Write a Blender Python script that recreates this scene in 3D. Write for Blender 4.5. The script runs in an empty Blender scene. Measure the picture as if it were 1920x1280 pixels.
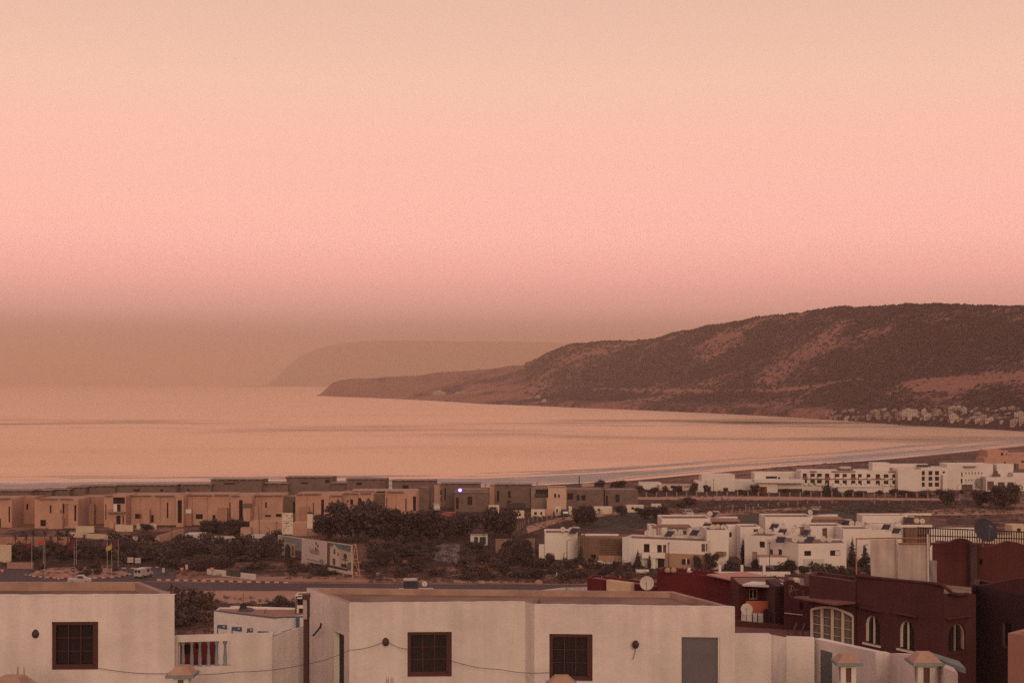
import bpy, math, random
import numpy as np
from mathutils import Vector, Matrix
random.seed(7)
F = 2667.0            # focal length in photo pixels (50 mm on a 36 mm sensor, 1920 px wide)
CX, HY, CZ = 960.0, 717.0, 52.0   # principal column, horizon row, camera height above the sea
scene = bpy.context.scene
col = scene.collection

def lin(r, g, b):
    f = lambda c: (c/255/12.92 if c/255 <= .04045 else ((c/255+.055)/1.055)**2.4)
    return (f(r), f(g), f(b), 1.0)

# ---------------------------------------------------------------- camera
cam_d = bpy.data.cameras.new('camera'); cam = bpy.data.objects.new('camera', cam_d); col.objects.link(cam)
cam.location = (0, 0, CZ); cam.rotation_euler = (math.radians(90), 0, 0)
cam_d.lens = 50; cam_d.sensor_width = 36; cam_d.shift_y = (HY-640)/1920
cam_d.clip_start = 1; cam_d.clip_end = 90000
scene.camera = cam
# ---------------------------------------------------------------- sky
world = bpy.data.worlds.new('World'); scene.world = world; world.use_nodes = True
nt = world.node_tree; nt.nodes.clear()
N = nt.nodes.new; L = nt.links.new
out = N('ShaderNodeOutputWorld'); bg = N('ShaderNodeBackground'); L(bg.outputs[0], out.inputs[0])
tc = N('ShaderNodeTexCoord'); sep = N('ShaderNodeSeparateXYZ'); L(tc.outputs['Generated'], sep.inputs[0])
ramp = N('ShaderNodeValToRGB'); L(sep.outputs['Z'], ramp.inputs[0])
SKY = [(0.0, (.48,.25,.175)), (.0214, (.45,.245,.20)), (.0363, (.56,.325,.315)), (.0513, (1.08,.54,.505)), (.0737, (1.38,.63,.57)), (.0996, (1.42,.70,.605)),
       (.1545, (1.23,.655,.53)), (.208, (1.06,.645,.482)), (.253, (.93,.57,.43)), (.42, (.76,.48,.41)), (.70, (.56,.40,.41)), (1.0, (.49,.36,.41))]   # linear sky radiance by sine of elevation
SKYG = 1.5
els = ramp.color_ramp.elements
els[0].position, els[0].color = SKY[0][0], (*[v/SKYG for v in SKY[0][1]],1)
els[1].position, els[1].color = SKY[-1][0], (*[v/SKYG for v in SKY[-1][1]],1)
for p, c in SKY[1:-1]:
    e = els.new(p); e.color = (*[v/SKYG for v in c],1)
sky = N('ShaderNodeTexSky'); sky.sky_type = 'NISHITA'; sky.sun_disc = False
SUN_EL, SUN_AZ = math.radians(17), math.radians(172)      # low sun behind the camera
sky.sun_elevation = SUN_EL; sky.sun_rotation = SUN_AZ
sky.dust_density = 4; sky.air_density = 1.2
mx = N('ShaderNodeMix'); mx.data_type = 'RGBA'; mx.blend_type = 'ADD'; mx.inputs[0].default_value = .004
L(ramp.outputs[0], mx.inputs[6]); L(sky.outputs[0], mx.inputs[7])
L(mx.outputs[2], bg.inputs[0]); bg.inputs[1].default_value = SKYG
# ---------------------------------------------------------------- sun
sd = bpy.data.lights.new('sun', 'SUN'); sd.energy = 1.1; sd.angle = math.radians(20); sd.color = (1, .72, .48)
sun = bpy.data.objects.new('sun', sd); col.objects.link(sun)
_d = Vector((math.sin(SUN_AZ)*math.cos(SUN_EL), math.cos(SUN_AZ)*math.cos(SUN_EL), math.sin(SUN_EL)))
sun.rotation_euler = _d.to_track_quat('Z', 'Y').to_euler()
sun.location = (0, -30, 90)
# ---------------------------------------------------------------- exposure
vs = scene.view_settings; vs.view_transform = 'Standard'; vs.look = 'None'; vs.exposure = 0; vs.gamma = 1; vs.use_curve_mapping = False
scene.render.engine = 'CYCLES'
cy = scene.cycles; cy.use_denoising = False; cy.max_bounces = 6; cy.volume_bounces = 1; cy.diffuse_bounces = 3
cy.use_adaptive_sampling = True; cy.adaptive_threshold = .01

# ================================================================ materials
MATS = {}
def mat(key, c, rough=.85, var=.18, scale=1.2, bump=0.0, c2=None, streak=0.0, metal=0.0, spec=.3, emit=None, coord='Object'):
    """plain weathered surface: two-scale noise on the base colour, optional vertical streaks and bump"""
    if key in MATS: return MATS[key]
    m = bpy.data.materials.new(key); m.use_nodes = True; MATS[key] = m
    t = m.node_tree; b = t.nodes['Principled BSDF']; n = t.nodes.new; l = t.links.new
    b.inputs['Roughness'].default_value = rough; b.inputs['Metallic'].default_value = metal
    b.inputs['Specular IOR Level'].default_value = spec
    geo = n('ShaderNodeNewGeometry')
    no = n('ShaderNodeTexNoise'); no.inputs['Scale'].default_value = scale; no.inputs['Detail'].default_value = 6; no.inputs['Roughness'].default_value = .65
    l(geo.outputs['Position'], no.inputs['Vector'])
    cr = n('ShaderNodeValToRGB'); cr.color_ramp.elements[0].position = .3; cr.color_ramp.elements[1].position = .72
    lo = c2 if c2 else tuple(x*(1-var) for x in c[:3])
    hi = tuple(min(1, x*(1+var*.35)) for x in c[:3])
    cr.color_ramp.elements[0].color = (*lo[:3], 1); cr.color_ramp.elements[1].color = (*hi, 1)
    l(no.outputs['Fac'], cr.inputs[0]); last = cr.outputs[0]
    if streak:
        mp = n('ShaderNodeMapping'); mp.inputs['Scale'].default_value = (2.2, 2.2, .12); l(geo.outputs['Position'], mp.inputs[0])
        n2 = n('ShaderNodeTexNoise'); n2.inputs['Scale'].default_value = 1.6; n2.inputs['Detail'].default_value = 5; l(mp.outputs[0], n2.inputs['Vector'])
        r2 = n('ShaderNodeValToRGB'); r2.color_ramp.elements[0].position = .35; r2.color_ramp.elements[1].position = .6
        r2.color_ramp.elements[0].color = (1-streak, 1-streak*1.05, 1-streak*1.1, 1); r2.color_ramp.elements[1].color = (1, 1, 1, 1)
        l(n2.outputs['Fac'], r2.inputs[0])
        mm = n('ShaderNodeMix'); mm.data_type = 'RGBA'; mm.blend_type = 'MULTIPLY'; mm.inputs[0].default_value = 1
        l(last, mm.inputs[6]); l(r2.outputs[0], mm.inputs[7]); last = mm.outputs[2]
    l(last, b.inputs['Base Color'])
    if bump:
        n3 = n('ShaderNodeTexNoise'); n3.inputs['Scale'].default_value = scale*14; n3.inputs['Detail'].default_value = 4; l(geo.outputs['Position'], n3.inputs['Vector'])
        bp = n('ShaderNodeBump'); bp.inputs['Strength'].default_value = bump; bp.inputs['Distance'].default_value = .03
        l(n3.outputs['Fac'], bp.inputs['Height']); l(bp.outputs[0], b.inputs['Normal'])
    if emit:
        b.inputs['Emission Color'].default_value = (*emit[:3], 1); b.inputs['Emission Strength'].default_value = emit[3]
    return m

def foliage(key, c, var=.35):
    if key in MATS: return MATS[key]
    m = bpy.data.materials.new(key); m.use_nodes = True; MATS[key] = m
    t = m.node_tree; b = t.nodes['Principled BSDF']; n = t.nodes.new; l = t.links.new
    b.inputs['Roughness'].default_value = .8; b.inputs['Specular IOR Level'].default_value = .15
    geo = n('ShaderNodeNewGeometry'); oi = n('ShaderNodeObjectInfo')
    no = n('ShaderNodeTexNoise'); no.inputs['Scale'].default_value = .9; no.inputs['Detail'].default_value = 3; l(geo.outputs['Position'], no.inputs['Vector'])
    ad = n('ShaderNodeMath'); ad.operation = 'MULTIPLY_ADD'; ad.inputs[1].default_value = .5; l(geo.outputs['Random Per Island'], ad.inputs[0]); l(no.outputs['Fac'], ad.inputs[2])
    a2 = n('ShaderNodeMath'); a2.operation = 'MULTIPLY_ADD'; a2.inputs[1].default_value = .35; l(oi.outputs['Random'], a2.inputs[0]); l(ad.outputs[0], a2.inputs[2])
    cr = n('ShaderNodeValToRGB'); cr.color_ramp.elements[0].position = .4; cr.color_ramp.elements[1].position = 1.15 if False else 1.0
    cr.color_ramp.elements[0].color = (*[x*(1-var) for x in c], 1); cr.color_ramp.elements[1].color = (*[x*(1+var*1.4) for x in c], 1)
    l(a2.outputs[0], cr.inputs[0]); l(cr.outputs[0], b.inputs['Base Color'])
    return m

# ================================================================ mesh helpers
class MB:
    def __init__(s): s.v = []; s.f = []; s.mi = []
    def face(s, pts, k=0):
        i = len(s.v); s.v += [tuple(p) for p in pts]; s.f.append(tuple(range(i, i+len(pts)))); s.mi.append(k)
    def quadbox(s, c8, k=0):
        i = len(s.v); s.v += [tuple(p) for p in c8]
        for f in ((0,3,2,1),(4,5,6,7),(0,1,5,4),(1,2,6,5),(2,3,7,6),(3,0,4,7)):
            s.f.append(tuple(i+a for a in f)); s.mi.append(k)
    def box(s, x0, x1, y0, y1, z0, z1, k=0):
        s.quadbox([(x0,y0,z0),(x1,y0,z0),(x1,y1,z0),(x0,y1,z0),(x0,y0,z1),(x1,y0,z1),(x1,y1,z1),(x0,y1,z1)], k)
    def prism(s, poly, z0, z1, k=0, cap=True):
        n = len(poly); i = len(s.v)
        s.v += [(p[0],p[1],z0) for p in poly]+[(p[0],p[1],z1) for p in poly]
        for a in range(n):
            b = (a+1) % n; s.f.append((i+a,i+b,i+n+b,i+n+a)); s.mi.append(k)
        if cap:
            s.f.append(tuple(i+n+a for a in range(n))); s.mi.append(k)
            s.f.append(tuple(i+a for a in reversed(range(n)))); s.mi.append(k)
    def tube(s, pts, r, seg=6, k=0, r2=None, cap=True):
        pts = [Vector(p) for p in pts]; n = len(pts); i0 = len(s.v)
        for j, p in enumerate(pts):
            d = (pts[min(j+1,n-1)]-pts[max(j-1,0)]).normalized()
            a = d.orthogonal().normalized() if abs(d.z) < .99 else Vector((1,0,0))
            if abs(d.z) < .99: a = d.cross(Vector((0,0,1))).normalized()
            b = d.cross(a).normalized()
            rr = r if r2 is None else r+(r2-r)*j/max(1,n-1)
            for q in range(seg):
                t = 2*math.pi*q/seg; s.v.append(tuple(p+a*math.cos(t)*rr+b*math.sin(t)*rr))
        for j in range(n-1):
            for q in range(seg):
                a = i0+j*seg+q; b = i0+j*seg+(q+1) % seg
                s.f.append((a,b,b+seg,a+seg)); s.mi.append(k)
        if cap:
            s.f.append(tuple(i0+q for q in reversed(range(seg)))); s.mi.append(k)
            s.f.append(tuple(i0+(n-1)*seg+q for q in range(seg))); s.mi.append(k)
    def lathe(s, prof, c=(0,0,0), seg=12, k=0, ax=None):
        i0 = len(s.v); M = ax if ax else Matrix.Identity(3)
        for (r, z) in prof:
            for q in range(seg):
                t = 2*math.pi*q/seg; p = M @ Vector((r*math.cos(t), r*math.sin(t), z)); s.v.append((p.x+c[0],p.y+c[1],p.z+c[2]))
        for j in range(len(prof)-1):
            for q in range(seg):
                a = i0+j*seg+q; b = i0+j*seg+(q+1) % seg
                s.f.append((a,b,b+seg,a+seg)); s.mi.append(k)
    def mesh(s, name, mats, off=(0,0,0), smooth=False):
        me = bpy.data.meshes.new(name)
        me.from_pydata([(a-off[0],b-off[1],c-off[2]) for a,b,c in s.v], [], s.f)
        for m in (mats if isinstance(mats, (list,tuple)) else [mats]): me.materials.append(m)
        if len(me.materials) > 1: me.polygons.foreach_set('material_index', s.mi)
        if smooth: me.polygons.foreach_set('use_smooth', [True]*len(me.polygons))
        me.update(); return me
    def build(s, name, mats, parent=None, smooth=False):
        """one mesh object; vertices are in world space, parent's origin is taken off"""
        off = (0,0,0); q = parent
        while q is not None: off = tuple(off[i]+q.location[i] for i in range(3)); q = q.parent
        if parent is None and s.v:
            a = np.array(s.v); off = (float(a[:,0].mean()), float(a[:,1].mean()), float(a[:,2].min()))
        o = bpy.data.objects.new(name, s.mesh(name, mats, off, smooth)); col.objects.link(o)
        if parent is None: o.location = off
        else: o.parent = parent
        return o
def tag(o, label=None, cat=None, group=None, kind=None):
    if label: o['label'] = label
    if cat: o['category'] = cat
    if group: o['group'] = group
    if kind or cat: o['kind'] = kind or 'thing'
    return o
def thing(name, label, cat, loc, group=None):
    o = bpy.data.objects.new(name, None); col.objects.link(o); o.location = loc; o.empty_display_size = .3
    return tag(o, label, cat, group)
def link_copy(src, loc=None, rz=0, sc=1, label=None, group=None, cat=None):
    """copy of a thing with its parts and sub-parts"""
    r = src.copy(); col.objects.link(r)
    if loc is not None: r.location = loc
    r.rotation_euler = (0,0,rz); r.scale = sc if isinstance(sc,(tuple,list)) else (sc,sc,sc)
    tag(r, label, cat, group)
    for ch in list(src.children):
        c = ch.copy(); col.objects.link(c); c.parent = r
        for g in list(ch.children):
            d = g.copy(); col.objects.link(d); d.parent = c
    return r
def P(px, py, D): return ((px-CX)/F*D, D, CZ-(py-HY)/F*D)
def zt(py, D): return CZ-(py-HY)/F*D
def xt(px, D): return (px-CX)/F*D

# vectorised value noise
_rng = np.random.RandomState(3); _T = _rng.rand(256,256)
def vnoise(x, y):
    xi = np.floor(x).astype(int); yi = np.floor(y).astype(int); fx = x-xi; fy = y-yi
    fx = fx*fx*(3-2*fx); fy = fy*fy*(3-2*fy)
    g = lambda a, b: _T[a % 256, b % 256]
    return (g(xi,yi)*(1-fx)+g(xi+1,yi)*fx)*(1-fy)+(g(xi,yi+1)*(1-fx)+g(xi+1,yi+1)*fx)*fy
def fbm(x, y, o=5):
    s = 0; a = .5; n = 0
    for _ in range(o): s = s+a*vnoise(x, y); n += a; x = x*2.03+17.3; y = y*2.03+9.1; a *= .5
    return s/n

# ================================================================ sea, terrain, hills
# near shoreline and the far shoreline of the bay as (pixel column, distance)
NEAR = [(-600,660),(0,672),(500,684),(900,700),(1150,745),(1400,851),(1650,956),(1850,1110),(1920,1175),(2050,1290)]
nx = np.array([xt(a,d) for a,d in NEAR]); ny = np.array([d for a,d in NEAR], float)
def shore_y(x): return np.interp(x, nx, ny)+ (x > nx[-1])*(x-nx[-1])*.9
def ground(x, y):
    x = np.asarray(x, float); y = np.asarray(y, float)
    d = shore_y(x)-y                                    # metres inland from the water's edge
    z = np.interp(d, [-60,-4,0,35,80,110,170], [-2.2,-.3,-.05,1.6,3.2,8.2,10.0])
    hill = np.clip((205-y), 0, None)*.19
    z = z + hill
    flat = np.clip((d-110)/60,0,1)
    z = z + flat*(fbm(x/37,y/37,4)-.5)*.5*np.clip((y-335)/60,0,1)
    return z
def gz(x, y): return float(ground(np.array([x]), np.array([y]))[0])
def G(px, py):
    """point where the sight line through a pixel meets the plain"""
    D = 42*F/(py-HY)
    for _ in range(6):
        z = gz(xt(px,D), D); D = (CZ-z)*F/(py-HY)
    return (xt(px,D), D, gz(xt(px,D),D))

def GA(px, py):
    px = np.asarray(px,float); py = np.asarray(py,float); D = 42*F/(py-HY)
    for _ in range(6): z = ground((px-CX)/F*D, D); D = (CZ-z)*F/(py-HY)
    x = (px-CX)/F*D; return np.stack([x, D, ground(x,D)],-1)
def grid_mesh(name, X, Y, Z, m, attrs=None, smooth=True):
    r, c = X.shape; me = bpy.data.meshes.new(name)
    v = np.stack([X,Y,Z],-1).reshape(-1,3)
    idx = np.arange(r*c).reshape(r,c); q = np.stack([idx[:-1,:-1],idx[:-1,1:],idx[1:,1:],idx[1:,:-1]],-1).reshape(-1,4)
    me.vertices.add(len(v)); me.vertices.foreach_set('co', v.ravel().astype(np.float32))
    me.loops.add(q.size); me.loops.foreach_set('vertex_index', q.ravel().astype(np.int32))
    me.polygons.add(len(q)); me.polygons.foreach_set('loop_start', np.arange(0,q.size,4,dtype=np.int32)); me.polygons.foreach_set('loop_total', np.full(len(q),4,np.int32))
    me.update(calc_edges=True); me.validate()
    if smooth: me.polygons.foreach_set('use_smooth', [True]*len(q))
    for k, a in (attrs or {}).items():
        at = me.attributes.new(k, 'FLOAT', 'POINT'); at.data.foreach_set('value', a.ravel().astype(np.float32))
    me.materials.append(m); o = bpy.data.objects.new(name, me); col.objects.link(o); return o

def two_tone(key, ca, cb, attr, scale, lo=.35, hi=.6, fine=None, rough=.95, bump=0):
    """ground material: colour ca -> cb where attr + noise is high"""
    m = bpy.data.materials.new(key); m.use_nodes = True; MATS[key] = m
    t = m.node_tree; b = t.nodes['Principled BSDF']; n = t.nodes.new; l = t.links.new
    b.inputs['Roughness'].default_value = rough; b.inputs['Specular IOR Level'].default_value = .1
    geo = n('ShaderNodeNewGeometry'); at = n('ShaderNodeAttribute'); at.attribute_name = attr
    no = n('ShaderNodeTexNoise'); no.inputs['Scale'].default_value = scale; no.inputs['Detail'].default_value = 8; no.inputs['Roughness'].default_value = .7; l(geo.outputs['Position'], no.inputs['Vector'])
    a = n('ShaderNodeMath'); a.operation = 'ADD'; l(at.outputs['Fac'], a.inputs[0]); l(no.outputs['Fac'], a.inputs[1])
    s = n('ShaderNodeMapRange'); s.interpolation_type = 'SMOOTHSTEP'; s.inputs[1].default_value = lo; s.inputs[2].default_value = hi; l(a.outputs[0], s.inputs[0])
    mxx = n('ShaderNodeMix'); mxx.data_type = 'RGBA'; l(s.outputs[0], mxx.inputs[0]); mxx.inputs[6].default_value = (*ca,1); mxx.inputs[7].default_value = (*cb,1)
    n2 = n('ShaderNodeTexNoise'); n2.inputs['Scale'].default_value = fine or scale*6; n2.inputs['Detail'].default_value = 4; l(geo.outputs['Position'], n2.inputs['Vector'])
    r2 = n('ShaderNodeMapRange'); r2.inputs[1].default_value = .3; r2.inputs[2].default_value = .7; r2.inputs[3].default_value = .7; r2.inputs[4].default_value = 1.2; l(n2.outputs['Fac'], r2.inputs[0])
    mm = n('ShaderNodeMix'); mm.data_type = 'RGBA'; mm.blend_type = 'MULTIPLY'; mm.inputs[0].default_value = 1; l(mxx.outputs[2], mm.inputs[6]); l(r2.outputs[0], mm.inputs[7])
    l(mm.outputs[2], b.inputs['Base Color'])
    return m

# ---- the plain, the slope below the viewpoint and the beach
gx, gy = np.meshgrid(np.concatenate([np.arange(-700,-330,20.), np.arange(-330,330,3.0), np.arange(330,1000,15.)]), np.concatenate([np.arange(-10,220,6.0), np.arange(220,600,2.5), np.arange(600,1420,6.0)]))
gzv = ground(gx, gy)
dsh = shore_y(gx)-gy
sand = np.interp(dsh, [-80,0,25,45,60,95,110,130], [1,1,1,.35,-.35,-.35,-.2,0])+(fbm(gx/60,gy/60,4)-.5)*.5*(dsh > 50)
g_mat = two_tone('earth', (.075,.040,.035), (.26,.138,.098), 'sand', .09, .40, .66, fine=.6)
ground_o = tag(grid_mesh('ground', gx, gy, gzv, g_mat, {'sand': sand}), kind='structure')

# ---- sea
def sea_material():
    m = bpy.data.materials.new('sea_water'); m.use_nodes = True
    t = m.node_tree; t.nodes.clear(); n = t.nodes.new; l = t.links.new
    o = n('ShaderNodeOutputMaterial'); gl = n('ShaderNodeBsdfGlossy'); df = n('ShaderNodeBsdfDiffuse'); mi = n('ShaderNodeMixShader')
    geo = n('ShaderNodeNewGeometry')
    def streaks(sx, sy, sc, lo, hi, det=4):
        mp = n('ShaderNodeMapping'); mp.inputs['Scale'].default_value = (sx, sy, 1); mp.inputs['Rotation'].default_value = (0,0,math.radians(8)); l(geo.outputs['Position'], mp.inputs[0])
        no = n('ShaderNodeTexNoise'); no.inputs['Scale'].default_value = sc; no.inputs['Detail'].default_value = det; l(mp.outputs[0], no.inputs['Vector'])
        r = n('ShaderNodeMapRange'); r.inputs[1].default_value = lo; r.inputs[2].default_value = hi; l(no.outputs['Fac'], r.inputs[0]); return r
    s1 = streaks(.0020, .0036, 1.0, .46, .60, 6); s2 = streaks(.004, .010, 1.0, .34, .62, 4)
    a0 = n('ShaderNodeMath'); a0.operation = 'MULTIPLY'; l(s1.outputs[0], a0.inputs[0]); l(s2.outputs[0], a0.inputs[1])
    sp = n('ShaderNodeSeparateXYZ'); l(geo.outputs['Position'], sp.inputs[0])      # the breeze ruffles one belt of the bay most
    fc = n('ShaderNodeFloatCurve'); fcu = fc.mapping.curves[0]; mr = n('ShaderNodeMapRange'); mr.inputs[1].default_value = 700; mr.inputs[2].default_value = 2700; l(sp.outputs['Y'], mr.inputs[0]); l(mr.outputs[0], fc.inputs['Value'])
    fcu.points[0].location = (0,.25); fcu.points[1].location = (1,.12); fcu.points.new(.22,.35); fcu.points.new(.34,1.0); fcu.points.new(.58,1.0); fcu.points.new(.72,.2); fc.mapping.update()
    ad = n('ShaderNodeMath'); ad.operation = 'MULTIPLY'; l(a0.outputs[0], ad.inputs[0]); l(fc.outputs[0], ad.inputs[1])
    rg = n('ShaderNodeMapRange'); l(ad.outputs[0], rg.inputs[0]); rg.inputs[3].default_value = .30; rg.inputs[4].default_value = .16
    l(rg.outputs[0], gl.inputs['Roughness'])
    cm = n('ShaderNodeMix'); cm.data_type = 'RGBA'; l(ad.outputs[0], cm.inputs[0]); cm.inputs[6].default_value = (.83,.65,.50,1); cm.inputs[7].default_value = (.46,.42,.37,1)
    l(cm.outputs[2], gl.inputs['Color']); df.inputs['Color'].default_value = (.10,.10,.10,1)
    wv = n('ShaderNodeTexNoise'); wv.inputs['Scale'].default_value = 1; wv.inputs['Detail'].default_value = 3
    mp = n('ShaderNodeMapping'); mp.inputs['Scale'].default_value = (.05,.12,1); l(geo.outputs['Position'], mp.inputs[0]); l(mp.outputs[0], wv.inputs['Vector'])
    bp = n('ShaderNodeBump'); bp.inputs['Strength'].default_value = .25; bp.inputs['Distance'].default_value = .35; l(wv.outputs['Fac'], bp.inputs['Height']); l(bp.outputs[0], gl.inputs['Normal'])
    mi.inputs[0].default_value = .90; l(df.outputs[0], mi.inputs[1]); l(gl.outputs[0], mi.inputs[2]); l(mi.outputs[0], o.inputs[0])
    return m
sx_, sy_ = np.meshgrid(np.linspace(-26000,26000,60), np.concatenate([np.linspace(560,4000,50), np.linspace(4300,44000,60)]))
tag(grid_mesh('sea', sx_, sy_, np.zeros_like(sx_), sea_material()), kind='structure')

# ---- surf: foam strips along the beach and the ruffled shallow water outside them
def shore_strip(name, m, o0, o1, z, seed, thr, wob=6, x0=-330, x1=560, step=2.0):
    """broken sheet following the shoreline between two offshore distances"""
    mb = MB(); xs = np.arange(x0, x1, step)
    n1 = fbm(xs/90+seed, xs*0+seed, 4); n2 = fbm(xs/14+seed*3, xs*0+2.2, 3); n3 = fbm(xs/50+seed*5, xs*0+7.7, 3)
    yb = shore_y(xs)
    for i in range(len(xs)-1):
        w = []
        for j in (i, i+1):
            a = (n1[j]-thr)*4+ (n2[j]-.5)*.8; a = max(0, min(1, a)); mid = (o0+o1)/2+(n3[j]-.5)*wob; h = (o1-o0)/2*a
            w.append((xs[j], yb[j]+mid-h, yb[j]+mid+h))
        if w[0][2]-w[0][1] > .05 or w[1][2]-w[1][1] > .05:
            mb.face([(w[0][0],w[0][1],z),(w[1][0],w[1][1],z),(w[1][0],w[1][2],z),(w[0][0],w[0][2],z)])
    return mb.build(name, m)
m_foam = mat('sea_foam', (.72,.64,.60), .9, .25, .3)
m_shallow = mat('shallow_water', (.27,.225,.20), .5, .35, .03, spec=.5)
for k in range(9):                         # ruffled water: overlapping broken streaks
    o_ = (10,18,27,37,48,60,86,97,110)[k]
    tag(shore_strip('surf_shallows', m_shallow, o_, o_+(11,13,14,14,13,12,10,12,10)[k], .02+.003*k, 3.1+2.7*k, (.34,.30,.32,.34,.38,.42,.42,.40,.44)[k], 10), 'grey-blue ruffled water off the beach, streak %d metres out' % o_, 'surf', kind='stuff')
for a, b, sd_, th, lb in ((1,8,5.7,.34,'foam line washing up the near beach'),(25,30,1.9,.46,'second line of foam behind the shore break'),(68,75,6.2,.45,'outermost broken line of foam')):
    tag(shore_strip('surf_foam', m_foam, a, b, .06, sd_, th), lb, 'surf', kind='stuff')

# ---- headland and hill across the bay, given by its shoreline and its ridge
COAST = [(590,5560),(600,5547),(680,5000),(750,4474),(900,3467),(1100,2889),(1300,2477),(1500,2101),(1700,1733),(1920,1524),(2150,1390)]
RIDGE = [(590,742.5,5600),(600,739,5620),(612,728,5650),(624,717,5690),(645,711.5,5650),(700,708,5500),(790,703,5300),(860,697,5150),(930,690,4950),(980,684,4800),(1000,676,4700),(1040,656,4500),(1070,646,4400),(1110,641,4250),(1190,640,4000),(1240,628,3800),(1330,612,3500),(1400,601,3300),(1470,590,3100),(1520,579,2950),(1600,573,2750),(1700,571,2550),(1800,572,2400),(1920,568,2250),(2150,560,2100)]
cpx = np.array([c[0] for c in COAST],float); cD = np.array([c[1] for c in COAST],float)
rpx = np.array([c[0] for c in RIDGE],float); rY = np.array([c[1] for c in RIDGE],float); rD = np.array([c[2] for c in RIDGE],float)
TT = np.array([0,.004,.02,.10,.22,.36,.50,.66,.82,.94,1.0,1.12,1.4]); ZZ = np.array([-.02,.0,.05,.085,.15,.27,.43,.63,.84,.965,1.0,.93,.55])
def hill_z(px, t):
    dc = np.interp(px,cpx,cD); dr = np.interp(px,rpx,rD); D = dc+(dr-dc)*t
    zr = CZ+(HY-np.interp(px,rpx,rY))/F*dr
    z = np.interp(t,TT,ZZ)*zr
    X = (px-CX)/F*D
    env = np.clip(t*3,0,1)*np.clip(1.35-t,0,.35)/.35*np.clip(zr/120,.12,1)
    z = z+ (fbm(X/420,D/420,4)-.5)*70*env*np.clip(1.0-np.abs(t-.55)*1.6,.06,1) + (fbm(X/90+5,D/90,3)-.5)*12*env
    cl = np.clip(1-np.abs(px-640)/90,0,1); z = z+cl*np.clip(t*6,0,1)*(t < 1)*zr*.45*np.clip(1-t,0,1)
    return X, D, z
hp, ht = np.meshgrid(np.concatenate([np.linspace(590,640,22), np.linspace(643,2150,430)]), np.concatenate([np.linspace(0,.03,6),np.linspace(.04,1.0,150),np.linspace(1.03,1.4,10)]))
hX, hD, hZ = hill_z(hp, ht)
hpy = HY-(hZ-CZ)/hD*F
def band(v, c, w): return np.exp(-((v-c)/w)**2)
def soil_haze_at(hp, hX, hD, hpy):
    nz = fbm(hX/170+3,hD/260,5); nz2 = fbm(hX/60+9,hD/90,4)
    v = (nz-.5)*.75-.085+(nz2-.5)*.55
    v = v+.20*np.clip((hp-1180)/200,0,1)*np.clip((1800-hp)/250,0,1)*np.clip((672-hpy)/30,0,1)*np.clip(nz2*2.2-.6,0,1)
    v = v+.10*np.clip((1330-hp)/300,0,1)*np.clip((hp-960)/60,0,1)*np.clip((690-hpy)/30,0,1)
    road_y = np.interp(hp,[590,1120,1250,1400,1500,1560,1600,2150],[735,729,732,733,727,718,712,705])+(nz2-.5)*5
    v = v+.34*band(hpy,road_y,3.4)*(hp > 1110)*(hp < 1620)
    v = v+.55*np.clip((hpy-np.interp(hp,[1690,1740,1920,2150],[716,707,699,690]))/3,0,1)*np.clip((np.interp(hp,[1690,1720,1790,1850,1920,2150],[728,733,731,716,712,708])+(nz2-.5)*8-hpy)/3,0,1)*np.clip((hp-1695)/25,0,1)
    v = v+.24*np.clip((1080-hp)/250,0,1)+.20*np.clip((1000-hp)/250,0,1)*np.clip((hpy-712)/8,0,1)  # headland paler toward its tip and foot: sea haze painted into this mask
    v = v+.16*np.clip((hpy-745)/14,0,1)*(hp < 1560)*np.clip((hp-900)/300,0,1)
    return v-.10*np.clip((hp-1650)/250,0,1)*np.clip((hpy-600)/30,0,1)*(hpy < 695)
soil_haze = soil_haze_at(hp, hX, hD, hpy)
h_mat = two_tone('hill_scrub', (.040,.018,.028), (.235,.108,.088), 'soil_haze', .05, .40, .68, fine=.16)
hill_o = tag(grid_mesh('headland_hill', hX, hD, hZ, h_mat, {'soil_haze': soil_haze}), kind='structure')
def on_hill(px, py):
    """point of the far shore seen at a pixel (first hit going inland)"""
    t = np.linspace(.003,1,400); X, D, z = hill_z(np.full(400,float(px)), t)
    yy = HY-(z-CZ)/D*F; k = int(np.argmax(yy <= py)) if (yy <= py).any() else 399
    return float(X[k]), float(D[k]), float(z[k])
# scrub growing on it: real clumps, uncountable
rs = np.random.RandomState(11); nS = 24000
sp_ = rs.uniform(985,1940,nS); st_ = rs.uniform(.05,1.0,nS)**.8
sX, sD, sZ = hill_z(sp_, st_)
den = soil_haze_at(sp_, sX, sD, HY-(sZ-CZ)/sD*F)
keep = (rs.rand(nS) > np.where(den > .30, .985, np.clip(den*2.0+.40,.05,.70))); sX, sD, sZ = sX[keep], sD[keep], sZ[keep]
ridge_p = rs.uniform(1000,1940,900); rX, rDD, rZ = hill_z(ridge_p, rs.uniform(.975,1.0,900)); sX = np.concatenate([sX,rX]); sD = np.concatenate([sD,rDD]); sZ = np.concatenate([sZ,rZ])
n_ = len(sX); rad = rs.uniform(1.6,4.6,n_)*np.clip(sD/2700,.7,1.4)
oct_ = np.array([(1,0,.3),(.31,.95,.25),(-.81,.59,.3),(-.81,-.59,.2),(.31,-.95,.3),(0.1,0,1.0)]); of = [(0,1,5),(1,2,5),(2,3,5),(3,4,5),(4,0,5)]
vv = (oct_[None]*rad[:,None,None]*rs.uniform(.7,1.25,(n_,6,1))*np.array([1,1,.85])+np.stack([sX,sD,sZ-.4],-1)[:,None,:]).reshape(-1,3)
ff = (np.arange(n_)[:,None,None]*6+np.array(of)[None]).reshape(-1,3)
sm = bpy.data.meshes.new('hill_shrubs'); sm.from_pydata(vv.tolist(), [], ff.tolist()); sm.materials.append(mat('far_scrub', (.034,.017,.026), .95, .4, .02, spec=.05))
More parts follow.
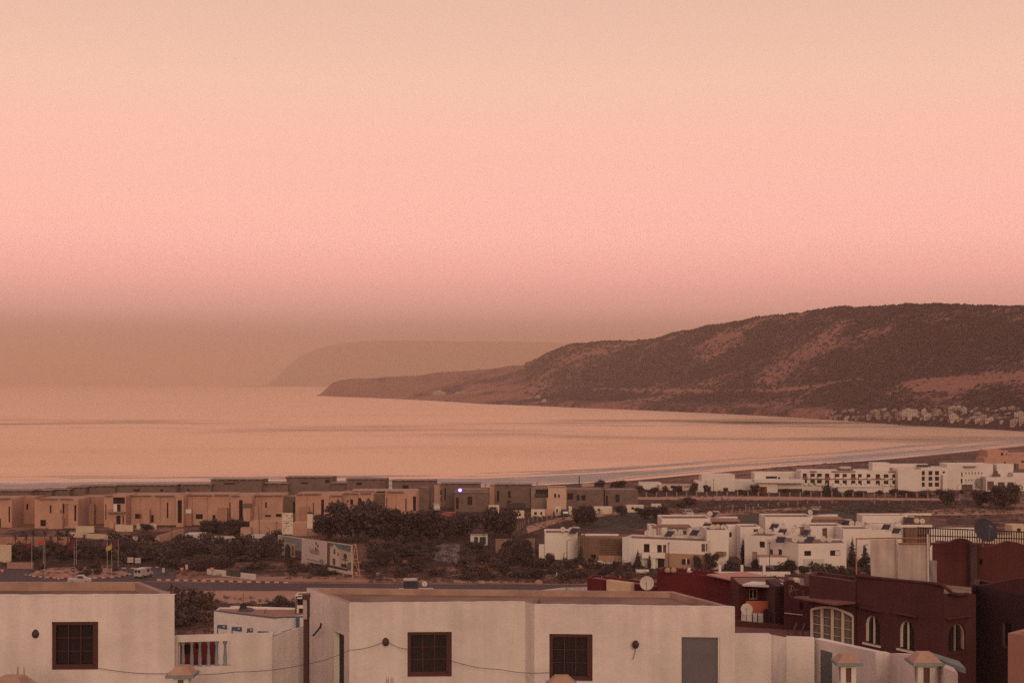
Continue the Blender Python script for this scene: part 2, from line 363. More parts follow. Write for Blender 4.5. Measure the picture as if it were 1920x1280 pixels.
so = bpy.data.objects.new('hill_shrubs', sm); col.objects.link(so); tag(so, 'dark scrub dotted over the hillside across the bay', 'scrub', kind='stuff')

# ---- the far cape, pale in the haze
FR = [(420,724),(500,722),(518,708),(535,690),(562,668),(600,651),(650,641),(720,637),(820,638),(860,640),(900,639),(1000,640),(1080,642),(1200,641),(1500,650)]
fp, ft = np.meshgrid(np.linspace(420,1500,200), np.linspace(0,1.3,50))
fD = 18600+3400*ft+ (fp-900)*.8
fr = CZ+(HY-np.interp(fp,[c[0] for c in FR],[c[1] for c in FR]))/F*(22000+(fp-900)*.8)
fX = (fp-CX)/F*fD
fZ = np.interp(ft,[0,.08,.35,.7,1,1.3],[-.02,.10,.42,.80,1,.8])*fr+(fbm(fX/700,fD/700,4)-.5)*90*np.clip(ft*2,0,1)*np.clip(1.0-ft,0.03,1)*np.clip(fr/300,0,1)
tag(grid_mesh('far_cape', fX, fD, fZ, mat('far_slope', (.085,.05,.042), .95, .35, .003)), kind='structure')

# ---- haze: one even box of air round everything
hz = MB(); hz.box(-27000,27000,-900,45000,-4.0,790)
hm = bpy.data.materials.new('haze_air'); hm.use_nodes = True; hm.node_tree.nodes.clear()
ho = hm.node_tree.nodes.new('ShaderNodeOutputMaterial'); hv = hm.node_tree.nodes.new('ShaderNodeVolumePrincipled')
hv.inputs['Color'].default_value = (.815,.612,.478,1); hv.inputs['Density'].default_value = 9.6e-5; hv.inputs['Anisotropy'].default_value = .0
hm.node_tree.links.new(hv.outputs[0], ho.inputs['Volume'])
tag(hz.build('haze', hm), kind='stuff')
# ================================================================ building helpers
WHITE = mat('white_render', (.66,.605,.56), .9, .14, .9, bump=.2, streak=.05)
WHITE_D = mat('white_render_worn', (.66,.58,.525), .92, .24, .42, bump=.5, streak=.10)
ROOFD = mat('roof_dirt', (.25,.15,.11), .95, .45, .8, bump=.3)
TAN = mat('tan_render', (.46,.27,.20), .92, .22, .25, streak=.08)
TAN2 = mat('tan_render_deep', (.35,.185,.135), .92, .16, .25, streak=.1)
GREYB = mat('bare_block', (.17,.115,.098), .95, .35, .5)
CONC = mat('raw_concrete', (.26,.18,.15), .95, .3, .4)
RED = mat('red_render', (.082,.027,.029), .92, .25, .6, bump=.3, streak=.12)
MAROON = mat('maroon_render', (.115,.016,.021), .92, .2, .5, streak=.1)
DARK = mat('dark_void', (.022,.015,.014), .5, .2, 1)
GLASS = mat('dark_glass', (.025,.018,.018), .18, .2, 1, spec=.5)
FRAME_R = mat('red_brown_frame', (.075,.024,.024), .6, .2, 2)
FRAME_W = mat('cream_frame', (.58,.50,.43), .7, .15, 2)
GREYDOOR = mat('grey_shutter', (.13,.115,.125), .7, .15, 1.5)
STEEL = mat('grey_steel', (.16,.13,.12), .55, .2, 2, metal=.3)
BLACKM = mat('black_metal', (.03,.024,.024), .6, .2, 2)
WHITEP = mat('white_paint', (.40,.35,.32), .6, .12, 1.5)
REDP = mat('red_paint', (.19,.03,.03), .6, .15, 1.5)
ORANGE = mat('orange_tile', (.40,.245,.165), .85, .25, 3)
TEAL = mat('teal_paint', (.20,.235,.225), .8, .2, 3)
BLUE = mat('blue_paint', (.055,.105,.18), .7, .2, 2)
DISHM = mat('dish_paint', (.50,.43,.36), .6, .15, 2)
PANELM = mat('solar_glass', (.03,.023,.026), .35, .2, 2, spec=.2)
BARK = mat('bark', (.07,.048,.036), .95, .3, 3)
WOOD = mat('wood_cladding', (.20,.12,.085), .85, .3, 1.5, streak=.2)
TERRA = mat('terracotta_render', (.36,.22,.155), .9, .15, .5)

def inset(poly, w):
    n = len(poly); r = []
    for i in range(n):
        p0, p1, p2 = Vector(poly[i-1]), Vector(poly[i]), Vector(poly[(i+1) % n])
        d1 = (p1-p0).normalized(); d2 = (p2-p1).normalized()
        n1 = Vector((-d1.y,d1.x)); n2 = Vector((-d2.y,d2.x)); b = (n1+n2)
        k = w/max(.25,(1+n1.dot(n2))/1.0)
        r.append((p1.x+b.x*k, p1.y+b.y*k))
    return r
def wall_hit(p0, p1, px):
    """position along a plan segment where the sight column px crosses it"""
    k = (px-CX)/F; dx, dy = p1[0]-p0[0], p1[1]-p0[1]
    s = (k*p0[1]-p0[0])/(dx-k*dy); return s, p0[1]+dy*s
def openings_px(p0, p1, ops):
    L_ = math.hypot(p1[0]-p0[0], p1[1]-p0[1]); r = []
    for (a, t, b, u) in ops:
        s0, D0 = wall_hit(p0,p1,a); s1, D1 = wall_hit(p0,p1,b); Dm = (D0+D1)/2
        r.append((s0*L_, s1*L_, zt(u,Dm), zt(t,Dm)))
    return r
def wall_seg(mb, p0, p1, z0, z1, ops, rev=.18, k=0):
    """outer wall face with real openings and their reveals"""
    L_ = math.hypot(p1[0]-p0[0],p1[1]-p0[1]); d = ((p1[0]-p0[0])/L_,(p1[1]-p0[1])/L_); nrm = (d[1],-d[0])
    ops = [(max(.02,a),min(L_-.02,b),max(z0+.01,c),min(z1-.02,e)) for a,b,c,e in ops]
    ops = [o for o in ops if o[1]-o[0] > .03 and o[3]-o[2] > .03]
    us = sorted({0.0, L_, *[round(o[i],4) for o in ops for i in (0,1)]}); zs = sorted({z0, z1, *[round(o[i],4) for o in ops for i in (2,3)]})
    pt = lambda u, z, r=0: (p0[0]+d[0]*u-nrm[0]*r, p0[1]+d[1]*u-nrm[1]*r, z)
    for i in range(len(us)-1):
        for j in range(len(zs)-1):
            um, zm = (us[i]+us[i+1])/2, (zs[j]+zs[j+1])/2
            if any(o[0] < um < o[1] and o[2] < zm < o[3] for o in ops): continue
            mb.face([pt(us[i],zs[j]),pt(us[i+1],zs[j]),pt(us[i+1],zs[j+1]),pt(us[i],zs[j+1])], k)
    for (a,b,c,e) in ops:
        for q in ([pt(a,c),pt(a,e),pt(a,e,rev),pt(a,c,rev)],[pt(b,c,rev),pt(b,e,rev),pt(b,e),pt(b,c)],[pt(a,e),pt(b,e),pt(b,e,rev),pt(a,e,rev)],[pt(a,c,rev),pt(b,c,rev),pt(b,c),pt(a,c)]): mb.face(q, k)
    return ops, d, nrm, pt
def fill_open(house, pt, o, rev, style, mats=(None,None)):
    """window, door or dark opening in a wall hole; returns the part"""
    a,b,c,e = o; fm, gm = mats; w = b-a; h = e-c
    def slab(mb, u0,u1,z0,z1,r0,r1): 
        mb.quadbox([pt(u0,z0,r0),pt(u1,z0,r0),pt(u1,z0,r1),pt(u0,z0,r1),pt(u0,z1,r0),pt(u1,z1,r0),pt(u1,z1,r1),pt(u0,z1,r1)])
    if style == 'dark':
        m = MB(); slab(m,a-.01,b+.01,c-.01,e+.01,rev,rev+.05); return m.build('window', gm or GLASS, house)
    if style == 'door':
        m = MB(); slab(m,a-.01,b+.01,c-.01,e+.01,rev*.55,rev*.55+.05); return m.build('door', gm or GREYDOOR, house)
    fw = min(.09,w*.09); m = MB()
    for q in ((a,b,c,c+fw),(a,b,e-fw,e),(a,a+fw,c+fw,e-fw),(b-fw,b,c+fw,e-fw)): slab(m,*q,rev*.35,rev*.35+.09)
    wn = m.build('window', fm or FRAME_R, house)
    if style == 'grille':                                   # 3 x 3 barred window of the roof rooms
        x0,x1,z0,z1 = a+fw,b-fw*1.6,c+fw*1.4,e-fw; bar = .013
        m = MB(); slab(m,x1,b-fw,c+fw,e-fw,rev*.4,rev*.9); slab(m,a+fw,b-fw,c+fw,z0,rev*.4,rev*.9); m.build('casement', FRAME_R, wn)
        for i in range(3):
            for j in range(3):
                m = MB(); slab(m,x0+(x1-x0)*i/3+.004,x0+(x1-x0)*(i+1)/3-.004,z0+(z1-z0)*j/3+.004,z0+(z1-z0)*(j+1)/3-.004,rev*.95,rev*.95+.02); m.build('pane', GLASS, wn)
        for i in (1,2):
            m = MB(); u = x0+(x1-x0)*i/3; slab(m,u-bar,u+bar,z0,z1,rev*.5,rev*.5+.02); m.build('bar', FRAME_R, wn)
            m = MB(); z = z0+(z1-z0)*i/3; slab(m,x0,x1,z-bar*.8,z+bar*.8,rev*.5+.021,rev*.5+.04); m.build('bar', FRAME_R, wn)
    else:
        m = MB(); slab(m,a+fw,b-fw,c+fw,e-fw,rev*.8,rev*.8+.03); m.build('pane', gm or GLASS, wn)
        if style == 'cross':
            m = MB(); slab(m,(a+b)/2-.03,(a+b)/2+.03,c+fw,e-fw,rev*.5,rev*.5+.04); m.build('mullion', fm or FRAME_R, wn)
    return wn
def poly_house(name, label, cat, poly, z0, z1, ops=None, wm=WHITE, rm=ROOFD, par=(.2,.3), rev=.18, group=None, parent=None, wname='wall', inner=None):
    """building on a plan polygon (first edge = front, left to right): walls with openings, parapet, sunk roof.
    ops = {edge: [((px0,py0,px1,py1), style, (frame, pane)), ...]}"""
    h = parent or thing(name, label, cat, (poly[0][0],poly[0][1],z0), group)
    mb = MB(); fills = []
    for i in range(len(poly)):
        p0, p1 = poly[i], poly[(i+1) % len(poly)]
        lst = (ops or {}).get(i, [])
        if lst:
            for q in lst:
                pass
            o3 = openings_px(p0,p1,[q[0] for q in lst])
            done, d, nr, pt = wall_seg(mb,p0,p1,z0,z1,o3,rev)
            for o, q in zip(done, lst): fills.append((pt,o,q))
        else: wall_seg(mb,p0,p1,z0,z1,[])
    ins = inset(poly, par[0]); n = len(poly)
    for i in range(n):
        j = (i+1) % n
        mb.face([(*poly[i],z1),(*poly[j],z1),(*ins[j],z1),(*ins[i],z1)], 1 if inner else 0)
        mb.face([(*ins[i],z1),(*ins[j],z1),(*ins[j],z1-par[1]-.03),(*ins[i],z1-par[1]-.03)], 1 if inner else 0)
    mb.build(wname, [wm, inner] if inner else wm, h)
    r = MB(); r.face([(*p,z1-par[1]) for p in ins]); r.build('roof', rm, h)
    for pt,o,q in fills: fill_open(h,pt,o,rev,q[1],q[2] if len(q) > 2 else (None,None))
    return h
def quad_plan(x0, D0, x1, D1, depth, skew=0):
    a = (xt(x0,D0),D0); b = (xt(x1,D1),D1); L_ = math.hypot(b[0]-a[0],b[1]-a[1]); d = ((b[0]-a[0])/L_,(b[1]-a[1])/L_); n = (-d[1],d[0])
    e = (n[0]*depth+d[0]*skew, n[1]*depth+d[1]*skew)
    return [a,b,(b[0]+e[0],b[1]+e[1]),(a[0]+e[0],a[1]+e[1])]
def bl(name, label, cat, x0, x1, ytop, D, depth, ops=(), D1=None, z0=None, **kw):
    """building by pixel columns of its front, row of its top and distance"""
    pl = quad_plan(x0,D,x1,D1 if D1 else D,depth)
    if z0 is None: z0 = min(gz(*p) for p in pl)-.4
    return poly_house(name,label,cat,pl,z0,zt(ytop,D),{0:list(ops)},**kw)
def sub(parent, nm, x0, x1, ytop, ybot, D, depth, m, D1=None, z0=None):
    """block-shaped part of a building by pixels; depth goes back from D"""
    pl = quad_plan(x0,D,x1,D1 or D,depth); mb = MB(); mb.prism(pl, zt(ybot,D) if z0 is None else z0, zt(ytop,D)); return mb.build(nm, m, parent)
def O(a,t,b,u,style='dark',fm=None,gm=None): return ((a,t,b,u),style,(fm,gm))

# ================================================================ foreground roof rooms
DROP = 413/F*38.0; ZR = CZ-DROP
def rp(px, py, drop=DROP): D = drop*F/(py-HY); return (xt(px,D), D)
hs = [rp(655,1131), rp(985,1128.5), rp(1002,1133.5), rp(1378,1138), rp(1262,1108), rp(575,1101)]
main = poly_house('terrace_house', 'large white rendered roof room with two barred windows and a grey door, foreground centre', 'house', hs, 40.0, ZR,
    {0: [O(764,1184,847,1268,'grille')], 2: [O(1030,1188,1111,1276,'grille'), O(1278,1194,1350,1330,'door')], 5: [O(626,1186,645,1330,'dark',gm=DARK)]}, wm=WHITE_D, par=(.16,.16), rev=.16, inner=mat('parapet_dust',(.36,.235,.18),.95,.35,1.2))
# roughly dressed plaster lip along the parapets
def lip(house, a, b, z, n=40):
    """one uneven ribbon of plaster along a parapet top"""
    mb = MB(); pr = []
    for i in range(n+1):
        x = a[0]+(b[0]-a[0])*i/n; y = a[1]+(b[1]-a[1])*i/n; h = .006+.014*random.random(); f = .003+.004*random.random(); pr.append((x,y,h,f))
    for (x0,y0,h0,f0),(x1,y1,h1,f1) in zip(pr,pr[1:]):
        c = [(x0,y0-f0,z-.01),(x1,y1-f1,z-.01),(x1,y1+.15,z-.01),(x0,y0+.15,z-.01),(x0,y0-f0,z+h0),(x1,y1-f1,z+h1),(x1,y1+.15,z+h1),(x0,y0+.15,z+h0)]
        for f in ((0,1,5,4),(4,5,6,7),(7,6,2,3)): mb.face([c[k] for k in f])
    o = mb.build('parapet_edge', WHITE_D, house); import bmesh
    bm = bmesh.new(); bm.from_mesh(o.data); bmesh.ops.remove_doubles(bm, verts=bm.verts, dist=.0005); bm.to_mesh(o.data); bm.free()
lip(main, hs[0], hs[1], ZR); lip(main, hs[2], hs[3], ZR)
mb = MB(); mb.box(xt(1013,37.9)-.02,xt(1013,37.9)+.02,38.0,39.4,ZR-.15,ZR-.10); mb.build('roof_joint', BLACKM, main)
# door jamb
D_ = 37.35; mb = MB(); mb.box(xt(1346,D_),xt(1354,D_),D_-.02,D_+.07,40.2,zt(1193,D_)); mb.build('door_jamb', FRAME_W, main)

dl = 398/F*36.0; ZL = CZ-dl
hl = [rp(-140,1117,dl), rp(327,1115,dl), rp(262,1090,dl), rp(-160,1090,dl)]
left = poly_house('terrace_house', 'white rendered roof room with one barred window at the left edge of the foreground', 'house', hl, 40.0, ZL, {0: [O(97,1165,184,1255,'grille')]}, wm=WHITE_D, par=(.16,.22), rev=.16, inner=MATS['parapet_dust'])
lip(left, hl[0], hl[1], ZL, 34)

# plaster repairs, starter bars and runs of rust on the roof rooms
def wall_patch(house, p0, p1, px, py, w, h, m, nm='plaster_patch', seed=0):
    g = random.Random(seed); s, D = wall_hit(p0,p1,px); L_ = math.hypot(p1[0]-p0[0],p1[1]-p0[1]); d = ((p1[0]-p0[0])/L_,(p1[1]-p0[1])/L_); x = p0[0]+d[0]*s*L_; y = p0[1]+d[1]*s*L_; z = zt(py,D); k = w/F*D/2; q = h/F*D/2
    ring = [(math.cos(t)*k*g.uniform(.6,1.15),math.sin(t)*q*g.uniform(.6,1.15)) for t in [i*.5712 for i in range(11)]]; mb = MB()
    mb.face([(x+d[0]*u+d[1]*.004,y+d[1]*u-d[0]*.004,z+v) for u,v in ring]); mb.build(nm, m, house)
PATCHM = mat('plaster_repair', (.58,.50,.45), .95, .2, 2.5, bump=.4); RUST = mat('rust_run', (.40,.27,.21), .95, .4, 6)
for px in (724.5,728,733.5,737): wall_patch(main,hs[0],hs[1],px,1276,2.2,18,RUST,'rust_run',int(px))
for px in (33.5,45): wall_patch(left,hl[0],hl[1],px,1257,4,22,RUST,'rust_run',int(px))

# low terrace wall with teal balusters between the two
Dw = 37.0
lw = poly_house('terrace_wall', 'low white terrace wall with a balustraded opening between the two roof rooms', 'wall', [(xt(326,36.6),36.6),(xt(510,Dw),Dw),(xt(510,Dw),Dw+.3),(xt(326,36.6),36.9)], 40.0, zt(1190,36.8), {}, wm=WHITE_D, par=(.02,.01))
for c in list(lw.children): bpy.data.objects.remove(c)
mb = MB(); p0, p1 = (xt(326,36.6),36.6), (xt(511,Dw),Dw)
op = openings_px(p0,p1,[(334,1202,433,1249)]); 
dn, d, nr, pt = wall_seg(mb,p0,p1,40.0,zt(1190,36.8),op,.22)
q0, q1 = (p1[0],p1[1]+.22), (p0[0],p0[1]+.22)
Lw = math.hypot(p1[0]-p0[0],p1[1]-p0[1]); o = op[0]
wall_seg(mb,q0,q1,40.0,zt(1190,36.8),[(Lw-o[1],Lw-o[0],o[2],o[3])],.0)
mb.face([(*p0,zt(1190,36.8)),(*p1,zt(1190,36.8)),(*q0,zt(1190,36.8)),(*q1,zt(1190,36.8))])
mb.build('wall', WHITE_D, lw)
for cx_ in (341.5,358,373,389.5,404.5,420.5):
    s, D1 = wall_hit(p0,p1,cx_); x = xt(cx_,D1); h0, h1 = o[2], o[3]; H = h1-h0; r = .046
    m = MB(); m.lathe([(r*1.3,0),(r*1.3,.06*H),(r*.9,.1*H),(r*1.15,.28*H),(r*.8,.55*H),(r*.62,.8*H),(r*1.1,.9*H),(r*1.3,.94*H),(r*1.3,H)],(x,D1+.1,h0),10); m.build('baluster', TEAL, lw, smooth=True)
rw = [(xt(511,36.95),36.95),(xt(576,38.9),38.9),(xt(576,38.9)+.1,39.1),(xt(511,36.95)-.1,37.2)]
poly_house('terrace_wall', 'short white terrace wall running back to the drainpipe left of the central house', 'wall', rw, 40.0, zt(1191,37.2), {}, wm=WHITE_D, par=(.03,.01))

# stair house seen through the balusters
poly_house('stair_house', 'dark red stair house glimpsed behind the teal balusters', 'house', quad_plan(322,52,399,52,.7), 30, zt(1203,52), {0: [O(344,1208,356,1226,'dark'), O(366,1206,374,1216,'dark')]}, wm=MAROON)
# drainpipe post with a meter box against the central house
t = thing('meter_post', 'brown steel post carrying a pale meter box beside the central house', 'post', (xt(573,38.4),38.4,40))
mb = MB(); mb.box(xt(569.5,38.4),xt(577.5,38.4),38.34,38.46,40,zt(1158,38.4)); mb.build('post', FRAME_R, t)
mb = MB(); mb.box(xt(570,38.4),xt(577.5,38.4),38.2,38.46,zt(1158,38.4),zt(1121,38.4)); mb.build('meter_box', mat('box_cream',(.33,.27,.22)), t)
mb = MB(); mb.box(xt(577.5,38.4)+.004,xt(580.5,38.4),38.2,38.46,zt(1157,38.4),zt(1117,38.4)); mb.build('side_plate', BLACKM, t)
mb = MB(); mb.box(xt(569,38.4),xt(581,38.4),38.15,38.5,zt(1120.8,38.4),zt(1112,38.4)); mb.build('hood', FRAME_R, t)
mb = MB(); mb.box(xt(577.6,38.4),xt(579.5,38.4),38.36,38.45,40,zt(1159,38.4)); mb.build('conduit', BLACKM, t)

# wall fixtures and the sagging cable
def wall_lamp(px, py, D, lab, tail):
    c = P(px,py,D); t = thing('wall_lamp', lab, 'lamp', c, 'dark wall lamps')
    m = MB(); m.lathe([(0,.10),(.04,.09),(.085,.03),(.095,-.03),(.07,-.09),(.03,-.12),(0,-.125)],(c[0],c[1]-.12,c[2]),12); m.build('lamp_shade', mat('lamp_brown',(.055,.034,.034),.6,.2,3), t, smooth=True)
    m = MB(); m.tube([(c[0],c[1]-.1,c[2]),(c[0],c[1],c[2]+.02)],.03); m.build('bracket', BLACKM, t)
    m = MB(); m.tube([(c[0]+dx,c[1]-.02,c[2]+dz) for dx,dz in tail],.009 if len(tail) > 3 else .022,5); m.build('cable_tail', STEEL, t)
wall_lamp(69.5,1185,36.02,'dark wall lamp on the left white house',[(0,-.1),(.04,-.2),(.1,-.25)])
wall_lamp(724,1200,37.85,'dark wall lamp left of the barred window on the central house',[(-.01,-.06),(.02,-.1),(.06,-.12)])
wall_lamp(1191,1205,37.42,'dark wall lamp beside the grey door of the central house',[(0,-.1),(0,-.2),(-.02,-.3),(-.05,-.4),(-.08,-.42)])
t = thing('wall_hook', 'bent iron hook on the side wall of the central house', 'hook', P(598,1180,40.0)); mb = MB()
mb.tube([P(587,1191,40.1),P(594,1183,39.75),P(601,1174,39.45),P(602,1168,39.4),P(601.5,1177,39.4)],.025,6); mb.build('hook_bar', BLACKM, t)
def cable(label, pts, r=.007):
    m = MB(); q = []
    for i in range(len(pts)-1):
        a, b = Vector(P(*pts[i])), Vector(P(*pts[i+1]))
        for k in range(6): u = k/6; v = a.lerp(b,u); v.z -= .05*math.sin(u*math.pi); q.append(v)
    q.append(Vector(P(*pts[-1]))); m.tube(q, r, 5); tag(m.build('cable', BLACKM), label, 'cable')
cable('thin dark cable strung along the white walls to the lamp on the central house', [(184,1252,35.7),(318,1262,35.9),(440,1259,36.3),(572,1245,36.8),(655,1218,37.5),(719,1203,37.75)])
cable('thin dark cable sagging from the lamp past the barred windows of the central house', [(728,1203,37.75),(766,1216,37.75),(850,1239,37.8),(936,1254,37.8),(1030,1260,37.5)])

# right-hand terrace walls
def low_wall(label, pts, z0=38.0, m=WHITE_D, th=.25):
    """freestanding wall along (px,py_top,D) points"""
    t = thing('terrace_wall', label, 'wall', (*P(*pts[0])[:2],z0))
    for i in range(len(pts)-1):
        a, b = P(*pts[i]), P(*pts[i+1]); L_ = math.hypot(b[0]-a[0],b[1]-a[1]); n = (-(b[1]-a[1])/L_*th,(b[0]-a[0])/L_*th)
        mb = MB(); e = .004*i
        mb.quadbox([(a[0],a[1],z0-e),(b[0],b[1],z0-e),(b[0]+n[0],b[1]+n[1],z0-e),(a[0]+n[0],a[1]+n[1],z0-e),a,b,(b[0]+n[0],b[1]+n[1],b[2]),(a[0]+n[0],a[1]+n[1],a[2])]); mb.build('wall_section', m, t)
    return t
low_wall('white terrace wall stepping down to the right of the central house', [(1377,1189,37.8),(1446,1189,37.9),(1475,1194,39.6),(1527,1196,39.5)])
rwall = low_wall('white sloping terrace wall below the arched red window, behind the chimneys', [(1525,1196,39.8),(1642,1222,36.6),(1670,1224,36.7),(1705,1226,35.4),(1775,1238,33.6)])
mb = MB(); a = P(1540,1218,39.3); b = P(1572,1225,38.5)
mb.quadbox([(a[0],a[1]-.02,a[2]-1),(b[0],b[1]-.02,b[2]-1),(b[0],b[1]+.1,b[2]-1),(a[0],a[1]+.1,a[2]-1),(a[0],a[1]-.02,a[2]),(b[0],b[1]-.02,b[2]),(b[0],b[1]+.1,b[2]),(a[0],a[1]+.1,a[2])]); mb.build('window', mat('shade_blue_glass',(.10,.10,.11),.3), rwall)
# terrace roof below the frame that carries the chimneys
poly_house('lower_terrace', 'flat roof terrace below the foreground rooms, just under the bottom edge', 'terrace', [(-16,27),(16,27),(16,36.2),(-16,35.2)], 38, 44.0, {}, wm=WHITE_D)
def chimney(px, py, w, D, label, slots=True, cap_h=None):
    x = xt(px,D); W_ = w/F*D/2; zt_ = zt(py,D); t = thing('chimney', label, 'chimney', (x,D,43.6), 'vent chimneys with hipped caps')
    b = W_*.55; rim = .07; ch = cap_h or W_*.52; zc = zt_-ch-rim
    mb = MB(); 
    if slots:
        wall = [(x-b,D-b),(x+b,D-b),(x+b,D+b),(x-b,D+b)]
        sz0, sz1 = zc-.42, zc-.06
        for i in range(4):
            p0, p1 = wall[i], wall[(i+1) % 4]; wall_seg(mb,p0,p1,43.6,zc,[(b*.62,b*1.38,sz0,sz1)],.05)
    else: mb.box(x-b,x+b,D-b,D+b,43.6,zc)
    mb.build('shaft', WHITE, t)
    if slots: m = MB(); m.box(x-b+.06,x+b-.06,D-b+.06,D+b-.06,zc-.46,zc-.02); m.build('flue', mat('flue_brown',(.16,.07,.055)), t)
    m = MB(); m.box(x-W_,x+W_,D-W_,D+W_,zc,zc+rim); m.build('cap_rim', TEAL, t)
    m = MB(); z = zc+rim+.002; a, c = W_*.9, W_*.42
    m.quadbox([(x-a,D-a,z),(x+a,D-a,z),(x+a,D+a,z),(x-a,D+a,z),(x-c,D-c,z+ch),(x+c,D-c,z+ch),(x+c,D+c,z+ch),(x-c,D+c,z+ch)]); m.build('cap', ORANGE, t)
    return t
chimney(342,1247,52,34.0,'white chimney with orange hipped cap in front of the balusters')
chimney(1053,1266,58,33.0,'chimney cap peeking up below the right barred window of the central house')
chimney(1588,1225,50,34.0,'left of the two white chimneys at the bottom right')
chimney(1733,1222,58,33.0,'right of the two white chimneys at the bottom right, beside the slab')
chimney(22,1267,86,31.0,'wide red-topped chimney cap in the bottom left corner', slots=False)
t = thing('coping_slab', 'pale coping slab running right from the rightmost chimney', 'slab', P(1780,1240,32.6)); a, b = P(1750,1232,33.6), P(1811,1252,31.2); mb = MB()
mb.quadbox([(a[0],a[1],a[2]-.12),(b[0],b[1],b[2]-.12),(b[0]+.1,b[1]+.8,b[2]-.12),(a[0]+.1,a[1]+.8,a[2]-.12),a,b,(b[0]+.1,b[1]+.8,b[2]),(a[0]+.1,a[1]+.8,a[2])]); mb.build('slab', TEAL, t)
mb = MB(); mb.quadbox([(a[0],a[1]+.05,43.9),(b[0]-.15,b[1]+.08,43.9),(b[0]-.05,b[1]+.7,43.9),(a[0]+.1,a[1]+.7,43.9),(a[0],a[1]+.05,a[2]-.125),(b[0]-.15,b[1]+.08,b[2]-.125),(b[0]-.05,b[1]+.7,b[2]-.125),(a[0]+.1,a[1]+.7,a[2]-.125)]); mb.build('wall', WHITE_D, t)
poly_house('side_house', 'orange-brown rendered wall corner cut by the right edge of the picture', 'house', quad_plan(1890,46,2050,44,1.4), 36, zt(1186,46), {}, wm=mat('orange_render',(.33,.17,.13),.9,.2,.6), par=(.2,.05))
# ================================================================ red buildings on the right, 75-110 m
mz = 22.0
rb = [(xt(1606,84),84),(xt(1770,78),78),(xt(1830,79.5),79.5),(xt(1830,79.5)+.8,82),(xt(1606,84)+.8,86.6)]
ZB = zt(1080,84)
redh = poly_house('red_house', 'dark red two-storey house with round-headed windows at the right', 'house', rb, mz, zt(1113,78), {}, wm=RED, par=(.25,.2))
for c in list(redh.children):
    if c.name.startswith('wall'): bpy.data.objects.remove(c)
# facade with arched windows: wall pieces with stepped scalloped parapet
mb = MB(); z_low = zt(1113,78)
arch = [(1621,1153,1650,1206),(1685,1163,1714,1217),(1778,1168,1811,1220)]
p0, p1, p2, p3, p4 = rb
def arched_wall(mb, p0, p1, z0, ztop0, ztop1, arches, rev=.25):
    """wall with round-headed openings and a top running from ztop0 to ztop1; returns opening outlines"""
    res = []; Lw = math.hypot(p1[0]-p0[0],p1[1]-p0[1]); d = ((p1[0]-p0[0])/Lw,(p1[1]-p0[1])/Lw); n = (d[1],-d[0])
    pt = lambda u, z, r=0: (p0[0]+d[0]*u-n[0]*r, p0[1]+d[1]*u-n[1]*r, z)
    top = lambda u: ztop0+(ztop1-ztop0)*u/Lw
    cur = 0
    for (a,t,b,u) in arches:
        o = openings_px(p0,p1,[(a,t,b,u)])[0]; u0,u1,zb,zh = o; r = (u1-u0)/2; zs = zh-r; uc = (u0+u1)/2
        mb.face([pt(cur,z0),pt(u0,z0),pt(u0,top(u0)),pt(cur,top(cur))])
        mb.face([pt(u0,z0),pt(u1,z0),pt(u1,zb),pt(u0,zb)])
        out = [(u0,zb),(u1,zb)]+[(uc+r*math.cos(math.pi*k/12),zs+r*math.sin(math.pi*k/12)) for k in range(13)]
        arc = out[2:]
        for k in range(12):
            a_, b_ = arc[k], arc[k+1]; mb.face([pt(*b_),pt(*a_),pt(a_[0],top(a_[0])),pt(b_[0],top(b_[0]))])
        for k in range(len(out)):
            a_, b_ = out[k], out[(k+1) % len(out)]; mb.face([pt(*a_),pt(*b_),pt(*b_,rev),pt(*a_,rev)])
        res.append((pt,out,(u0,u1,zb,zh,zs,uc,r))); cur = u1
    mb.face([pt(cur,z0),pt(Lw,z0),pt(Lw,top(Lw)),pt(cur,top(cur))])
    return res
ar = arched_wall(mb,p0,p1,mz,zt(1079,84),zt(1096,78),arch[:2]); ar2 = arched_wall(mb,p1,p2,mz,zt(1112,78),zt(1113,79.5),arch[2:])
mb.face([(*p2,mz),(*p3,mz),(*p3,zt(1113,78)),(*p2,zt(1113,79.5))]); mb.face([(*p4,mz),(*p0,mz),(*p0,zt(1079,84)),(*p4,zt(1079,84))])
mb.face([(*p0,zt(1079,84)),(*p1,zt(1096,78)),(p1[0]+.3,p1[1]+.45,zt(1096,78)),(p0[0]+.2,p0[1]+.45,zt(1079,84))])
mb.build('wall', RED, redh)
